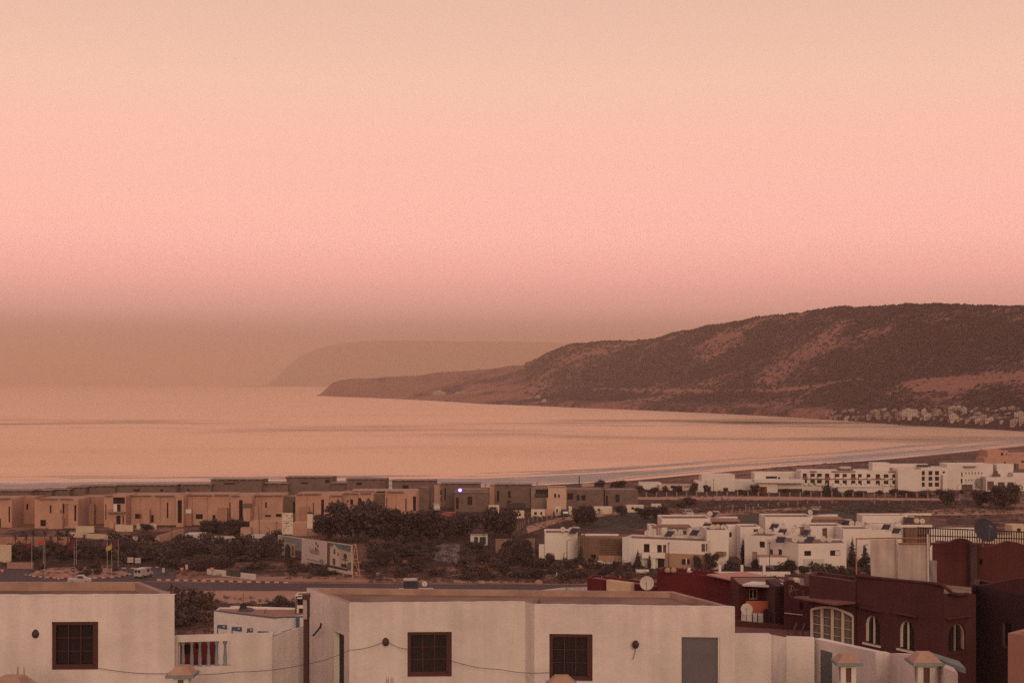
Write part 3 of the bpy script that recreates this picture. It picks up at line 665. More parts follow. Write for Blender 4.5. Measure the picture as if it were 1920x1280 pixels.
for i, (pt, outl, (u0,u1,zb,zh,zs,uc,r)) in enumerate(ar+ar2):
    m = MB(); m.face([pt(u,z,.26) for u,z in outl]); wn = m.build('window', GLASS, redh)
    m = MB(); t_ = .05
    for k in range(len(outl)-1):
        a_, b_ = outl[k+1], outl[(k+2) % len(outl)]
        ca = (uc+(a_[0]-uc)*.84, zb+.06+(a_[1]-zb)*.93); cb = (uc+(b_[0]-uc)*.84, zb+.06+(b_[1]-zb)*.93)
        m.face([pt(*a_,.12),pt(*b_,.12),pt(*cb,.12),pt(*ca,.12)]); m.face([pt(*ca,.12),pt(*cb,.12),pt(*cb,.25),pt(*ca,.25)])
    m.quadbox([pt(uc-.04,zb,.13),pt(uc+.04,zb,.13),pt(uc+.04,zb,.22),pt(uc-.04,zb,.22),pt(uc-.04,zh-.05,.13),pt(uc+.04,zh-.05,.13),pt(uc+.04,zh-.05,.22),pt(uc-.04,zh-.05,.22)])
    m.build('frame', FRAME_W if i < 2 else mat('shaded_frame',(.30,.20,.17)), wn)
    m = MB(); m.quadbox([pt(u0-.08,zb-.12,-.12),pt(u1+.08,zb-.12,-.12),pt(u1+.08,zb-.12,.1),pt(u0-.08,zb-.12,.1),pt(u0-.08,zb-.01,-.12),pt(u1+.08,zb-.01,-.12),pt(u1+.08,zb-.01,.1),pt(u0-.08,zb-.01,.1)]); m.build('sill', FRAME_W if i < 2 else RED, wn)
    m = MB(); e = .28; z1 = zh+.32
    m.quadbox([pt(u0-e,z1,-.22),pt(u1+e,z1,-.22),pt(u1+e,z1,-.003),pt(u0-e,z1,-.003),pt(u0-e,z1+.1,-.18),pt(u1+e,z1+.1,-.18),pt(u1+e,z1+.1,-.003),pt(u0-e,z1+.1,-.003)]); m.build('window_hood', RED, redh)
# coping line of the parapet and the scalloped dip
def coping(parent, pts, m, r=.1):
    mb = MB(); mb.tube([P(*p) for p in pts], r, 6); return mb.build('coping', m, parent)
coping(redh, [(1606,1079,83.9),(1690,1088,80.9),(1745,1093,78.9),(1766,1096,78),(1776,1103,77.9),(1786,1112,77.8),(1800,1114,78.2),(1815,1113,78.8)], RED)
# right wing turned away, its shade put into the render and frame colours
poly_house('red_house_wing', 'shadowed dark red wing with a raised curved parapet at the far right', 'house', [(xt(1824,82),82),(xt(2010,74),74),(xt(2010,74)+1,76.5),(xt(1824,82)+1,84.5)], mz, zt(1095,82), {0: [O(1879,1165,1896,1214,'frame',mat('shaded_frame2',(.12,.08,.075)))]}, wm=mat('red_render_shaded',(.050,.021,.023),.92,.25,.6,streak=.1), par=(.3,.3))
t = thing('parapet_crest', 'curved parapet crest above the dark red wing at the right edge', 'parapet', P(1880,1092,79)); mb = MB()
cr_ = [(1826,1097),(1848,1096),(1862,1093),(1880,1089),(1900,1085),(1925,1082),(1960,1080)]
for (a, ya), (b, yb) in zip(cr_, cr_[1:]):
    Da = np.interp(a,[1824,2010],[82,74]); Db = np.interp(b,[1824,2010],[82,74]); q = P(a,ya,Da); w = P(b,yb,Db)
    zb_ = zt(1095,82)-.5; mb.quadbox([(q[0],q[1]-.03,zb_),(w[0],w[1]-.03,zb_),(w[0],w[1]+.3,zb_),(q[0],q[1]+.3,zb_),(q[0],q[1]-.03,q[2]),(w[0],w[1]-.03,w[2]),(w[0],w[1]+.3,w[2]),(q[0],q[1]+.3,q[2])])
mb.build('crest', RED, t)
# block with the big glazed window and its canopy
bw = poly_house('red_annex', 'red annex with a wide cream-framed window under a thin canopy', 'house', [(xt(1517,87),87),(xt(1605,84.1),84.1),(xt(1605,84.1)+.8,86),(xt(1517,87)+.8,89)], mz, zt(1082,86), {0: [O(1522,1140,1600,1207,'dark',gm=mat('lace_glass',(.20,.155,.135),.5,.3,6))]}, wm=RED, par=(.25,.2))
a, b = (xt(1522,86.8),86.8), (xt(1600,84.3),84.3); dd = Vector((b[0]-a[0],b[1]-a[1])); LL = dd.length; dd /= LL; nn = Vector((dd.y,-dd.x))
z0w, z1w = zt(1207,85.5), zt(1140,85.5)
def slab2(mb, u0,u1,z0,z1,r0,r1):
    q = lambda u,z,r: (a[0]+dd.x*u+nn.x*r, a[1]+dd.y*u+nn.y*r, z)
    mb.quadbox([q(u0,z0,r1),q(u1,z0,r1),q(u1,z0,r0),q(u0,z0,r0),q(u0,z1,r1),q(u1,z1,r1),q(u1,z1,r0),q(u0,z1,r0)])
for k in range(5):
    m = MB(); u = LL*k/4; slab2(m,u-.06,u+.06,z0w,z1w-(.25 if k in (0,4) else 0),-.08,.05); m.build('mullion', FRAME_W, bw)
for k in range(4):
    for j in range(1,4):
        m = MB(); z = z0w+(z1w-z0w)*j/4.2; slab2(m,LL*k/4+.07,LL*(k+1)/4-.07,z-.012,z+.012,-.1,-.06); m.build('glazing_bar', FRAME_W, bw)
m = MB(); u = [LL*k/10 for k in range(11)]
for k in range(10):
    za = z1w-.25+.3*math.sin(math.pi*k/10); zb_ = z1w-.25+.3*math.sin(math.pi*(k+1)/10)
    q = lambda uu,z,r: (a[0]+dd.x*uu+nn.x*r, a[1]+dd.y*uu+nn.y*r, z)
    m.quadbox([q(u[k],za-.08,.06),q(u[k+1],zb_-.08,.06),q(u[k+1],zb_-.08,-.06),q(u[k],za-.08,-.06),q(u[k],za+.06,.06),q(u[k+1],zb_+.06,.06),q(u[k+1],zb_+.06,-.06),q(u[k],za+.06,-.06)])
m.build('arched_head', FRAME_W, bw)
t = thing('canopy', 'thin red-brown canopy slab over the wide cream window', 'canopy', P(1545,1120,84)); mb = MB()
c4 = [P(1487,1117.5,88.2),P(1563,1131.5,82.6),P(1604,1128,83.6),P(1530,1116,89.5)]
mb.quadbox([(c[0],c[1],c[2]-.1) for c in c4]+c4); mb.build('slab', mat('canopy_red',(.19,.085,.07)), t)

# upper storey behind with a waving parapet
up = [(xt(1748,93),93),(xt(1925,90),90),(xt(1925,90)+1,92.5),(xt(1748,93)+1,95.5)]
uph = poly_house('red_upper_house', 'rust-red upper storey with a wavy parapet under the big dark dish', 'house', up, mz+4, zt(1024,92), {0: [O(1835,1048,1842,1058,'dark')]}, wm=mat('rust_render',(.105,.030,.029),.92,.25,.5,streak=.1), par=(.3,.1))
wave = [(1748,1018),(1762,1018),(1780,1017),(1792,1011),(1802,1009),(1812,1010),(1824,1016),(1836,1021),(1850,1023),(1866,1023),(1878,1018),(1890,1014),(1905,1016),(1925,1022)]
mb = MB()
for (x0_,y0_),(x1_,y1_) in zip(wave,wave[1:]):
    Da, Db = np.interp([x0_,x1_],[1748,1925],[93,90]); q, w = P(x0_,y0_,Da), P(x1_,y1_,Db); zb_ = zt(1025,92)
    mb.quadbox([(q[0],q[1]-.02,zb_),(w[0],w[1]-.02,zb_),(w[0],w[1]+.35,zb_),(q[0],q[1]+.35,zb_),(q[0],q[1]-.02,q[2]),(w[0],w[1]-.02,w[2]),(w[0],w[1]+.35,w[2]),(q[0],q[1]+.35,q[2])])
mb.build('wavy_parapet', MATS['rust_render'], uph)
mb = MB(); mb.box(xt(1817,91.6),xt(1829,91.6),91.25,91.7,mz+4,zt(1018,91.6)); mb.build('pilaster', mat('dark_pilaster',(.07,.035,.035)), uph)
# canvas wind screens on the roof
CANV = mat('canvas', (.52,.43,.36), .95, .2, .9, streak=.16); POLE = mat('orange_steel', (.36,.15,.085), .6, .2, 2)
t = thing('roof_screen', 'two stretched pale canvas wind screens in an orange pole frame on the red roof', 'screen', P(1680,1090,86))
def sheet(parent, nm, c, m, n=8, wob=.05, th=.02):
    mb = MB(); c = [Vector(p) for p in c]; g = {}
    for i in range(n+1):
        for j in range(n+1):
            u, v = i/n, j/n; p = (c[0]*(1-u)+c[1]*u)*(1-v)+(c[3]*(1-u)+c[2]*u)*v; p.y += wob*math.sin(7*u+3*v)*math.sin(math.pi*v); g[i,j] = p
    for i in range(n):
        for j in range(n):
            q = [g[i,j],g[i+1,j],g[i+1,j+1],g[i,j+1]]; mb.face(q); mb.face([(p.x,p.y+th,p.z) for p in reversed(q)])
    return mb.build(nm, m, parent, smooth=True)
sheet(t,'screen_cloth',[P(1633,1082,87),P(1683,1087,86),P(1683,1010,86),P(1632,1012,87)],CANV)
sheet(t,'screen_cloth',[P(1684,1087,85.6),P(1740,1094,84),P(1740,1018.5,84),P(1684,1018,85.6)],CANV)
sheet(t,'screen_cloth',[P(1741,1094,84.5),P(1757,1095,84.4),P(1757,1050,84.4),P(1741,1050,84.5)],mat('blue_grey_cloth',(.26,.21,.21)))
for nm, pts in (('pole',[P(1606,1083,87.5),P(1605.5,1009,87.5)]),('rail',[P(1605.5,1009.5,87.5),P(1683,1008,86)]),('pole',[P(1682.8,1089,85.9),P(1681.5,1002,85.9)]),('rail',[P(1683,1008.5,85.8),P(1740,1009,84.1)]),('pole',[P(1740.5,1095,83.9),P(1739.5,1001,83.9)]),('rail',[P(1684,1018,85.5),P(1740,1018.5,83.95)])):
    m = MB(); m.tube(pts,.045,6); m.build(nm, POLE if nm == 'rail' else FRAME_W if pts[0][0] > xt(1650,86) and nm == 'pole' else POLE, t)
# big dark dish
def dish(name, label, c, r, face, m, arm=True, group=None, pole_to=None, seg=16):
    """parabolic dish: reflector, arm with receiver, mast"""
    t = thing(name, label, 'satellite dish', c, group); f = Vector(face).normalized(); q = f.to_track_quat('Z','Y').to_matrix()
    mb = MB(); pr = [(r*k/6, r*.22*(k/6)**2) for k in range(7)]; pr2 = [(r*k/6, r*.22*(k/6)**2-.02) for k in range(6,-1,-1)]
    mb.lathe([(max(a,.001),z) for a,z in pr]+[(max(a,.001),z) for a,z in pr2], c, seg, ax=q); mb.build('reflector', m, t, smooth=True)
    cv = Vector(c); tip = cv+f*r*.85
    m2 = MB(); low = cv+q@Vector((0,-r*.9,r*.2)); m2.tube([low,tip],r*.035,5); m2.build('feed_arm', STEEL, t)
    m2 = MB(); m2.tube([tip-f*r*.08,tip+f*r*.1],r*.10,6); m2.build('receiver', STEEL, t)
    if pole_to is not None: m2 = MB(); m2.tube([cv-f*.06*r,cv-f*.25*r-Vector((0,0,r*.2)),(c[0]-f.x*.25*r,c[1]-f.y*.25*r,pole_to)],r*.06,6); m2.build('mast', STEEL, t)
    return t
dish('satellite_dish','very large dark blue dish on the rust-red roof',P(1846,995,88),.78,(.25,-1,.55),mat('dark_blue_mesh',(.030,.028,.04),.6,.3,3),pole_to=zt(1026,88))
# iron roof fence behind the dish
t = thing('iron_fence', 'dark iron bar fence along the roof behind the big dish', 'fence', P(1830,1015,104))
for i in range(44):
    px = 1722+i*4.6; py0 = 987+(px-1722)*.045; m = MB(); m.tube([P(px,1024,104),P(px,py0,104)],.035,4); m.build('bar', BLACKM, t)
for y0_, y1_ in ((988.5,997),(1003,1010)): m = MB(); m.tube([P(1720,y0_,104),P(1926,y1_,104)],.04,4); m.build('rail', BLACKM, t)

# maroon building in the middle
mh = poly_house('maroon_house', 'tall plain maroon house with small white finials along its roof edge', 'house', [(xt(1232,112),112),(xt(1326,109),109),(xt(1398,104),104),(xt(1398,104)+.8,106.4),(xt(1326,109)+.8,111.4),(xt(1232,112)+.6,114.4)], mz, zt(1069,112), {}, wm=MAROON, par=(.25,.3))
mb = MB(); q = quad_plan(1325,108,1396,103.4,3.5); mb.prism(q, zt(1085,106), zt(1083,106)+.02); mb.build('roof_ledge', mat('pink_ledge',(.45,.22,.16)), mh)
for i in range(12):
    px = 1235+i*9; m = MB(); x, y, z = P(px,1069,112-(px-1232)*.032); m.lathe([(.10,0),(.12,.08),(.02,.22),(.001,.26)],(x,y+.12,z-.01),6); m.build('finial', MAROON, mh)
for px, mm_, dx in ((1251.5,ORANGE,0),(1262.5,ORANGE,0),(1292.5,FRAME_W,0)):
    m = MB(); x, y, z = P(px,1068.5,110.4); m.lathe([(.19,0),(.24,.06),(.24,.2),(.15,.33),(.001,.38)],(x,y-.1,z-.15),8); m.build('roof_pot', mm_, mh, smooth=True)
ml = poly_house('maroon_annex', 'low maroon house with a pale cream wall panel behind the central roof', 'house', [(xt(1101,118),118),(xt(1236,112.5),112.5),(xt(1236,112.5)+.6,114.6),(xt(1101,118)+.6,120)], mz, zt(1092,115), {}, wm=MAROON, par=(.25,.15))
mb = MB(); q = quad_plan(1137,115.9,1182,114.1,.5); mb.prism([(p[0],p[1]-.1) for p in q], mz+4, zt(1089.5,115)); mb.build('cream_panel', mat('cream_yellow',(.58,.42,.27),.9), ml)
mb = MB(); mb.tube([P(1105,1091,120),P(1143,1087,119),P(1180,1088,118),P(1232,1091,116)],.14,6); mb.build('roof_tiles', mat('roof_tile_red',(.30,.13,.09)), ml)
for px in (1129,1163): m = MB(); x, y, z = P(px,1088,119); m.lathe([(.12,0),(.16,.15),(.05,.35),(.001,.4)],(x,y,z),6); m.build('finial', MATS['roof_tile_red'], ml)
dish('satellite_dish','wide pale dish on the maroon roof beside the cream panel',P(1213,1093,111.5),.56,(-.15,-1,.25),DISHM,pole_to=zt(1100,111.5))
low_wall('pale low garden wall on the slope in front of the maroon annex', [(1018,1106,124),(1062,1101,130),(1100,1100,126)], z0=24)
# open porch between the two red houses
ph = poly_house('porch_house', 'deep maroon porch with an orange half wall and a white slab roof', 'porch', [(xt(1386,101),101),(xt(1474,101),101),(xt(1474,101),105),(xt(1386,101),105)], mz, zt(1095,101), {0: [O(1405,1103,1420,1123,'cross',FRAME_W)]}, wm=mat('porch_maroon',(.085,.018,.02),.95,.25), par=(.1,.05))
mb = MB(); c4 = [P(1392,1094.5,99.5),P(1473,1098,95),P(1472,1092,99),P(1410,1089,103)]; mb.quadbox([(c[0],c[1],c[2]-.14) for c in c4]+c4); mb.build('roof_slab', WHITE, ph)
mb = MB(); mb.box(xt(1400,97),xt(1453,97),97,97.25,mz,zt(1127,97)); mb.build('half_wall', mat('orange_wall',(.42,.12,.075),.9,.12), ph)
mb = MB(); mb.box(xt(1391,96.3),xt(1453,96.3),96.3,96.6,mz,zt(1150.5,96.3)); mb.build('white_base', WHITE, ph)
for px in (1411.5,1421): m = MB(); m.box(xt(px,96),xt(px+1,96),96.1,96.28,mz,zt(1151,96)); m.build('base_post', BLACKM, ph)
mb = MB(); D_ = 96.0; cx_, w_ = xt(1437.5,D_), xt(1443,D_)-xt(1437.5,D_); zb_ = zt(1162,D_); zs_ = zt(1147,D_)
mb.prism([(cx_-w_,D_),(cx_+w_,D_),(cx_+w_,D_+.2),(cx_-w_,D_+.2)],mz,zs_)
for k in range(8):
    t0, t1 = math.pi*k/8, math.pi*(k+1)/8; f_ = lambda t: (cx_+w_*math.cos(t), zs_+w_*1.15*math.sin(t)); (xa,za),(xb,zb2) = f_(t0), f_(t1)
    mb.face([(cx_,D_,zs_),(xa,D_,za),(xb,D_,zb2)]); mb.face([(xa,D_,za),(xa,D_+.2,za),(xb,D_+.2,zb2),(xb,D_,zb2)])
mb.build('arch_recess', mat('dark_maroon',(.05,.015,.016)), ph)
mb = MB(); mb.box(xt(1453,94.5),xt(1472,94.5),94.5,98,mz,zt(1098.6,94.5)); mb.build('pillar', MATS['dark_maroon'], ph)
mb = MB(); q = [P(1380,1163,95.5),P(1472,1172,93.2)]; mb.quadbox([(q[0][0],q[0][1],mz),(q[1][0],q[1][1],mz),(q[1][0],q[1][1]+.3,mz),(q[0][0],q[0][1]+.3,mz),q[0],q[1],(q[1][0],q[1][1]+.3,q[1][2]),(q[0][0],q[0][1]+.3,q[0][2])]); mb.build('front_wall', RED, ph)
mb = MB(); mb.tube([P(1443.5,1097,99.8),P(1443,1126,99.8)],.04); mb.build('post', FRAME_R, ph)
dish('satellite_dish','oval pale dish in front of the orange half wall of the porch',P(1400,1142,94.5),.40,(-.1,-1,.35),DISHM,pole_to=zt(1165,94.5))
# red wall with painted signs
gw = poly_house('graffiti_wall', 'red courtyard wall with pale painted triangle and circle signs', 'wall', [(xt(1470,93),93),(xt(1519,91.5),91.5),(xt(1519,91.5)+1,97),(xt(1470,93)+1,98)], mz, zt(1097,92.5), {}, wm=RED, par=(.25,.1))
mb = MB(); pr = [(1470,1091),(1476,1087.5),(1483,1087),(1490,1089),(1496,1092),(1502,1097),(1519,1098)]
for (x0_,y0_),(x1_,y1_) in zip(pr,pr[1:]):
    q, w = P(x0_,y0_,92.95-(x0_-1470)*.03), P(x1_,y1_,92.95-(x1_-1470)*.03); zb_ = zt(1098.5,92.5)
    mb.quadbox([(q[0],q[1],zb_),(w[0],w[1],zb_),(w[0],w[1]+.3,zb_),(q[0],q[1]+.3,zb_),q,w,(w[0],w[1]+.3,w[2]),(q[0],q[1]+.3,q[2])])
mb.build('curved_top', RED, gw)
def stroke(pts, closed=False):
    m = MB(); D0 = lambda px: 92.93-(px-1470)*.0306; q = [P(px,py,D0(px)) for px,py in pts]
    if closed: q.append(q[0])
    m.tube(q,.016,4); m.build('painted_sign', mat('pale_pink_paint',(.50,.27,.21)), gw)
stroke([(1478,1100),(1481,1097.5),(1485,1097.5),(1488,1100),(1489,1103),(1487,1106),(1482,1107),(1479,1105.5)]); stroke([(1484,1098),(1484,1108)]); stroke([(1480,1103),(1485,1103)])
stroke([(1479.5,1108.5),(1487.5,1109.5),(1484,1119.5)],True); stroke([(1490.5,1104.5),(1498.5,1105.5),(1494.5,1117.5)],True); stroke([(1507.5,1107.5),(1506,1106),(1504.5,1108),(1507.5,1117)])
mb = MB(); mb.tube([P(1471,1148.5,92.85),P(1505,1152.5,91.85)],.03,4); mb.build('pipe', FRAME_W, gw)
mb = MB(); mb.box(xt(1498.5,92),xt(1504,92),91.9,92.1,zt(1140,92),zt(1127,92)); mb.build('niche', DARK, gw)
mb = MB(); mb.box(xt(1492,92),xt(1501,92),92.2,92.9,zt(1092,92),zt(1086,92)); mb.build('vent_box', FRAME_W, gw)
for px in (1484,1500):
    t = thing('garden_chair', 'thin metal garden chair on the terrace, '+('left' if px < 1490 else 'right')+' one of the pair below the painted signs', 'chair', P(px,1194,89), 'terrace chairs'); x, y, z = P(px,1192,89)
    for dx, dy in ((-.2,-.2),(.2,-.2),(.2,.2),(-.2,.2)): m = MB(); m.tube([(x+dx,y+dy,z-.1),(x+dx*.9,y+dy*.9,z+.35)],.014,4); m.build('leg', FRAME_R, t)
    m = MB(); m.box(x-.2,x+.2,y-.2,y+.2,z+.35,z+.38); m.build('seat', FRAME_R, t)
    m = MB(); m.quadbox([(x+.14,y-.2,z+.38),(x+.2,y-.2,z+.38),(x+.2,y+.2,z+.38),(x+.14,y+.2,z+.38),(x+.3,y-.2,z+.8),(x+.34,y-.2,z+.8),(x+.34,y+.2,z+.8),(x+.3,y+.2,z+.8)]); m.build('backrest', FRAME_R, t)
poly_house('terrace_floor_house', 'flat red terrace below the painted wall', 'terrace', [(xt(1375,86),86),(xt(1530,84),84),(xt(1530,90.5),90.5),(xt(1375,92.5),92.5)], mz, zt(1196,88), {}, wm=RED, rm=mat('red_floor',(.14,.05,.04)), par=(.1,.02))

# ================================================================ white house with blue window hoods, 205 m
wb = [(xt(401,206),206),(xt(430,204),204),(xt(515,199),199),(xt(571,203),203),(xt(571,203),209),(xt(401,206),210)]
bh = poly_house('blue_trim_house', 'white house with blue window hoods seen between the two roof rooms', 'house', wb, 9, zt(1146,206), {}, wm=WHITE, par=(.25,.2), rm=mat('terrace_red',(.30,.15,.11)))
coping(bh, [(401,1143.5,206),(430,1147.5,203.9),(515,1157,198.9),(571,1155,202.9)], BLUE, .09)
for x0_, y0_, x1_, y1_ in ((407,1167,425,1190),(434,1171,453,1190),(463,1174,473.5,1190),(483,1179,503,1192),(528,1180,546.5,1194)):
    pa, pb = (wb[0],wb[1]) if x0_ < 428 else (wb[1],wb[2]) if x0_ < 515 else (wb[2],wb[3])
    s0, D0 = wall_hit(pa,pb,x0_); s1, D1 = wall_hit(pa,pb,x1_); D0 -= .12; D1 -= .12; m = MB()
    zu = zt(y0_,D0); xa, xb = xt(x0_,D0), xt(x1_,D1); zl = zu-.75; zz = zu-.28
    m.quadbox([(xa,D0,zl),(xb,D1,zl),(xb,D1+.2,zl),(xa,D0+.2,zl),(xa,D0,zz),(xb,D1,zu-.1),(xb,D1+.2,zu-.1),(xa,D0+.2,zz)])
    m.build('window_hood', BLUE, bh)
    m = MB(); xm = xa+(xb-xa)*.76; m.lathe([(.0,-.005),(.16,-.005),(.16,.03)],(xm,D1-.02,zu-.32),8,ax=Matrix.Rotation(math.radians(90),3,'X')); m.build('white_disc', WHITEP, bh)
    m = MB(); m.box(xa,xa+.18,D0-.02,D0+.2,9,zl); m.build('jamb', BLUE, bh)
    m = MB(); m.box(xa+.185,xb,D0+.02,D0+.16,zl-2,zl); m.build('window', FRAME_R, bh)
m = MB(); m.box(xt(555,201.5),xt(562,201.9),201.3,201.7,9,zt(1156,201.5)); m.build('blue_stripe', BLUE, bh)
rr = poly_house('roof_room', 'low white roof room at the back of the blue-trimmed house', 'house', [(xt(424,211),211),(xt(556,209),209),(xt(556,209),213),(xt(424,211),215)], 14, zt(1143,211), {}, wm=WHITE, par=(.25,.15), rm=WHITE)
poly_house('stair_tower', 'small white stair tower with an angled black flue on the blue-trimmed house', 'tower', quad_plan(553.5,206,573,206,3), 12, zt(1115,206), {0: [O(557,1122,571,1134,'dark'), O(560,1140,571,1153,'dark')]}, wm=WHITE, par=(.2,.1))
t = thing('flue_pipe', 'black flue pipe bent over the white stair tower', 'pipe', P(555,1154,205.6)); m = MB(); m.tube([P(554.5,1155,205.6),P(555.5,1118,205.6),P(565,1117,205.6)],.11,6); m.build('pipe', BLACKM, t)
t = thing('parasol', 'closed black parasol on the roof of the blue-trimmed house', 'parasol', P(456,1150,208)); x, y, z = P(456,1150,208); m = MB(); m.tube([(x,y,z-.6),(x,y,z+3.0)],.04); m.build('pole', BLACKM, t)
m = MB(); m.lathe([(.5,0.3),(.62,.7),(.4,1.3),(.55,1.45),(.05,1.6)],(x,y,z),8); m.build('canopy', mat('black_cloth',(.03,.025,.025)), t)
t = thing('roof_arch', 'dark round arch of a stair hood on the roof of the blue-trimmed house', 'arch', P(459,1150,207)); m = MB(); x, y, z = P(459,1152,207)
for k in range(10):
    t0, t1 = math.pi*k/10, math.pi*(k+1)/10; R_ = 1.3; m.quadbox([(x,y,z),(x+R_*math.cos(t0),y,z+.8*math.sin(t0)),(x+R_*math.cos(t0),y+2,z+.8*math.sin(t0)),(x,y+2,z),(x,y,z+.01),(x+R_*math.cos(t1),y,z+.8*math.sin(t1)),(x+R_*math.cos(t1),y+2,z+.8*math.sin(t1)),(x,y+2,z+.01)])
m.build('hood', mat('dark_grey_render',(.10,.075,.07)), t)
t = thing('lounge_chair', 'small dark lounge chair on the roof of the blue-trimmed house', 'chair', P(491,1153,206)); x, y, z = P(489,1154,206); m = MB(); m.box(x-.3,x+.4,y-.25,y+.25,z+.3,z+.37); m.build('seat', BLACKM, t)
m = MB(); m.quadbox([(x+.4,y-.25,z+.32),(x+.46,y-.25,z+.32),(x+.46,y+.25,z+.32),(x+.4,y+.25,z+.32),(x+.72,y-.25,z+.95),(x+.78,y-.25,z+.95),(x+.78,y+.25,z+.95),(x+.72,y+.25,z+.95)]); m.build('backrest', BLACKM, t)
for dx in (-.25,.35): m = MB(); m.box(x+dx-.03,x+dx+.03,y-.2,y+.2,z-.1,z+.3); m.build('leg', BLACKM, t)
# ================================================================ vegetation prototypes
FOL_D = foliage('foliage_dark', (.050,.033,.034)); FOL_S = foliage('foliage_scrub', (.058,.038,.036)); FOL_G = foliage('foliage_green', (.046,.038,.034)); FOL_DRY = foliage('foliage_dry', (.095,.056,.044))
def leaf_mesh(name, lobes, n, leaf, m, seed, shell=.55):
    """leaf-sized faces spread through lobes (x,y,z,rx,ry,rz)"""
    r = np.random.RandomState(seed); vol = np.array([l[3]*l[4]*l[5] for l in lobes])**.75; pk = r.choice(len(lobes), n, p=vol/vol.sum())
    lo = np.array(lobes)[pk]; d = r.normal(size=(n,3)); d /= np.linalg.norm(d,axis=1)[:,None]
    rad = shell+(1-shell)*r.rand(n,1); c = lo[:,:3]+d*rad*lo[:,3:6]*(1+.18*r.normal(size=(n,1)))
    u = r.normal(size=(n,3)); u /= np.linalg.norm(u,axis=1)[:,None]; w = np.cross(u,d+.4*r.normal(size=(n,3))); w /= np.linalg.norm(w,axis=1)[:,None]
    s = leaf*r.uniform(.55,1.3,(n,1)); v = np.stack([c-u*s, c+w*s*.6, c+u*s, c-w*s*.6],1).reshape(-1,3); v[:,2] = np.maximum(v[:,2],.02)
    me = bpy.data.meshes.new(name); me.from_pydata(v.tolist(), [], np.arange(n*4).reshape(-1,4).tolist()); me.materials.append(m); return me
def lobes(seed, n, R, H, z0, lr=(.35,.55), flat=.8):
    r = random.Random(seed); L_ = [(0,0,z0+H*.5,R*.62,R*.62,H*.46)]
    for _ in range(n):
        a = r.random()*6.283; q = R*(.35+.45*r.random()); k = r.uniform(*lr)*R; L_.append((q*math.cos(a),q*math.sin(a),z0+H*(.25+.6*r.random()),k,k,k*flat))
    return L_
# unit shrubs: radius about 1, height about 1.3
SHRUB = [leaf_mesh('shrub', lobes(s,7,1.0,1.25,0,(.3,.5)), 520, .13, (FOL_S,FOL_D,FOL_S,FOL_G,FOL_S,FOL_DRY)[s % 6], 20+s) for s in range(9)]
# unit trees: height about 1, crown radius about .5
def tree_proto(seed, kind):
    mb = MB(); r = random.Random(seed)
    if kind == 'round':
        mb.tube([(0,0,-.05),(.01,0,.2),(-.01,.01,.42),(0,0,.6)],.045,7,r2=.02)
        for k in range(5): a = k*1.26+r.random(); mb.tube([(0,0,.22+.04*k),(.15*math.cos(a),.15*math.sin(a),.42+.05*k),(.3*math.cos(a),.3*math.sin(a),.55+.06*k)],.022,5,r2=.006)
        cr = leaf_mesh('crown', lobes(seed,13,.5,.90,.05,(.30,.48)), 3000, .044, FOL_D, seed)
    elif kind == 'wide':
        mb.tube([(0,0,-.05),(.02,0,.15),(0,.02,.35)],.06,7,r2=.035)
        for k in range(6): a = k*1.05+r.random(); mb.tube([(0,0,.2),(.22*math.cos(a),.22*math.sin(a),.42),(.45*math.cos(a),.45*math.sin(a),.6)],.03,5,r2=.008)
        cr = leaf_mesh('crown', lobes(seed,17,.72,.90,.06,(.28,.44),.75), 3800, .050, FOL_D, seed)
    elif kind == 'cone':
        mb.tube([(0,0,-.05),(0,0,.6)],.03,6,r2=.01)
        cr = leaf_mesh('crown', [(0,0,.08+.9*k/7,.24*(1-k/8.2),.24*(1-k/8.2),.13) for k in range(8)], 1500, .035, FOL_G, seed)
    else:                                   # spike: thin cypress
        mb.tube([(0,0,-.05),(0,0,.5)],.03,6,r2=.01)
        cr = leaf_mesh('crown', [(0,0,.1+.85*k/7,.12*(1-abs(k-2.5)/6),.12*(1-abs(k-2.5)/6),.12) for k in range(8)], 900, .03, FOL_G, seed)
    return mb.mesh('trunk', BARK), cr
TREES = {k: [tree_proto(50+i*7+j, k) for j in range(3)] for i, k in enumerate(('round','wide','cone','spike'))}
def tree(px, yb, yt, wpx, kind, label, group, name='tree', D=None):
    x, y, z = G(px,yb) if D is None else (xt(px,D), D, gz(xt(px,D),D))
    H = (z-zt(yt,y))*-1; W_ = wpx/F*y; k0 = {'round':1.0,'wide':1.45,'cone':.48,'spike':.26}[kind]
    t = thing(name, label, 'tree', (x,y,z), group); tr, cr = random.choice(TREES[kind])
    t.scale = (W_/k0, W_/k0, H); t.rotation_euler = (0,0,random.random()*6.28)
    for nm, me in (('trunk',tr),('crown',cr)): o = bpy.data.objects.new(nm, me); col.objects.link(o); o.parent = t
    return t
def palm_meshes(seed):
    r = random.Random(seed); mb = MB(); pts = [(0,0,-.05),(.01,0,.25),(-.005,.01,.55),(0,0,.86)]; mb.tube(pts,.045,8,r2=.032)
    m2 = MB()
    for k in range(22):
        a = k*2.4+r.random()*.3; up = .95 if k < 9 else .45 if k < 16 else -.1; Lf = .30+.06*r.random(); prev = None
        for j in range(6):
            u = j/5; q = Lf*u*(1 if up < .9 else .72); h = .86+up*Lf*u-.28*u*u*Lf*1.5; p = Vector((q*math.cos(a),q*math.sin(a),h)); w = .034*math.sin(math.pi*min(1,u+.12)); sd_ = Vector((-math.sin(a),math.cos(a),0))*w
            if prev: m2.face([prev[0]-prev[1],prev[0],p,p-sd_-Vector((0,0,w*.6))]); m2.face([prev[0],prev[0]+prev[1],p+sd_-Vector((0,0,w*.6)),p])
            prev = (p, sd_)
    return mb.mesh('trunk', BARK), m2.mesh('fronds', FOL_G)
PALMS = [palm_meshes(s) for s in (1,2,3)]
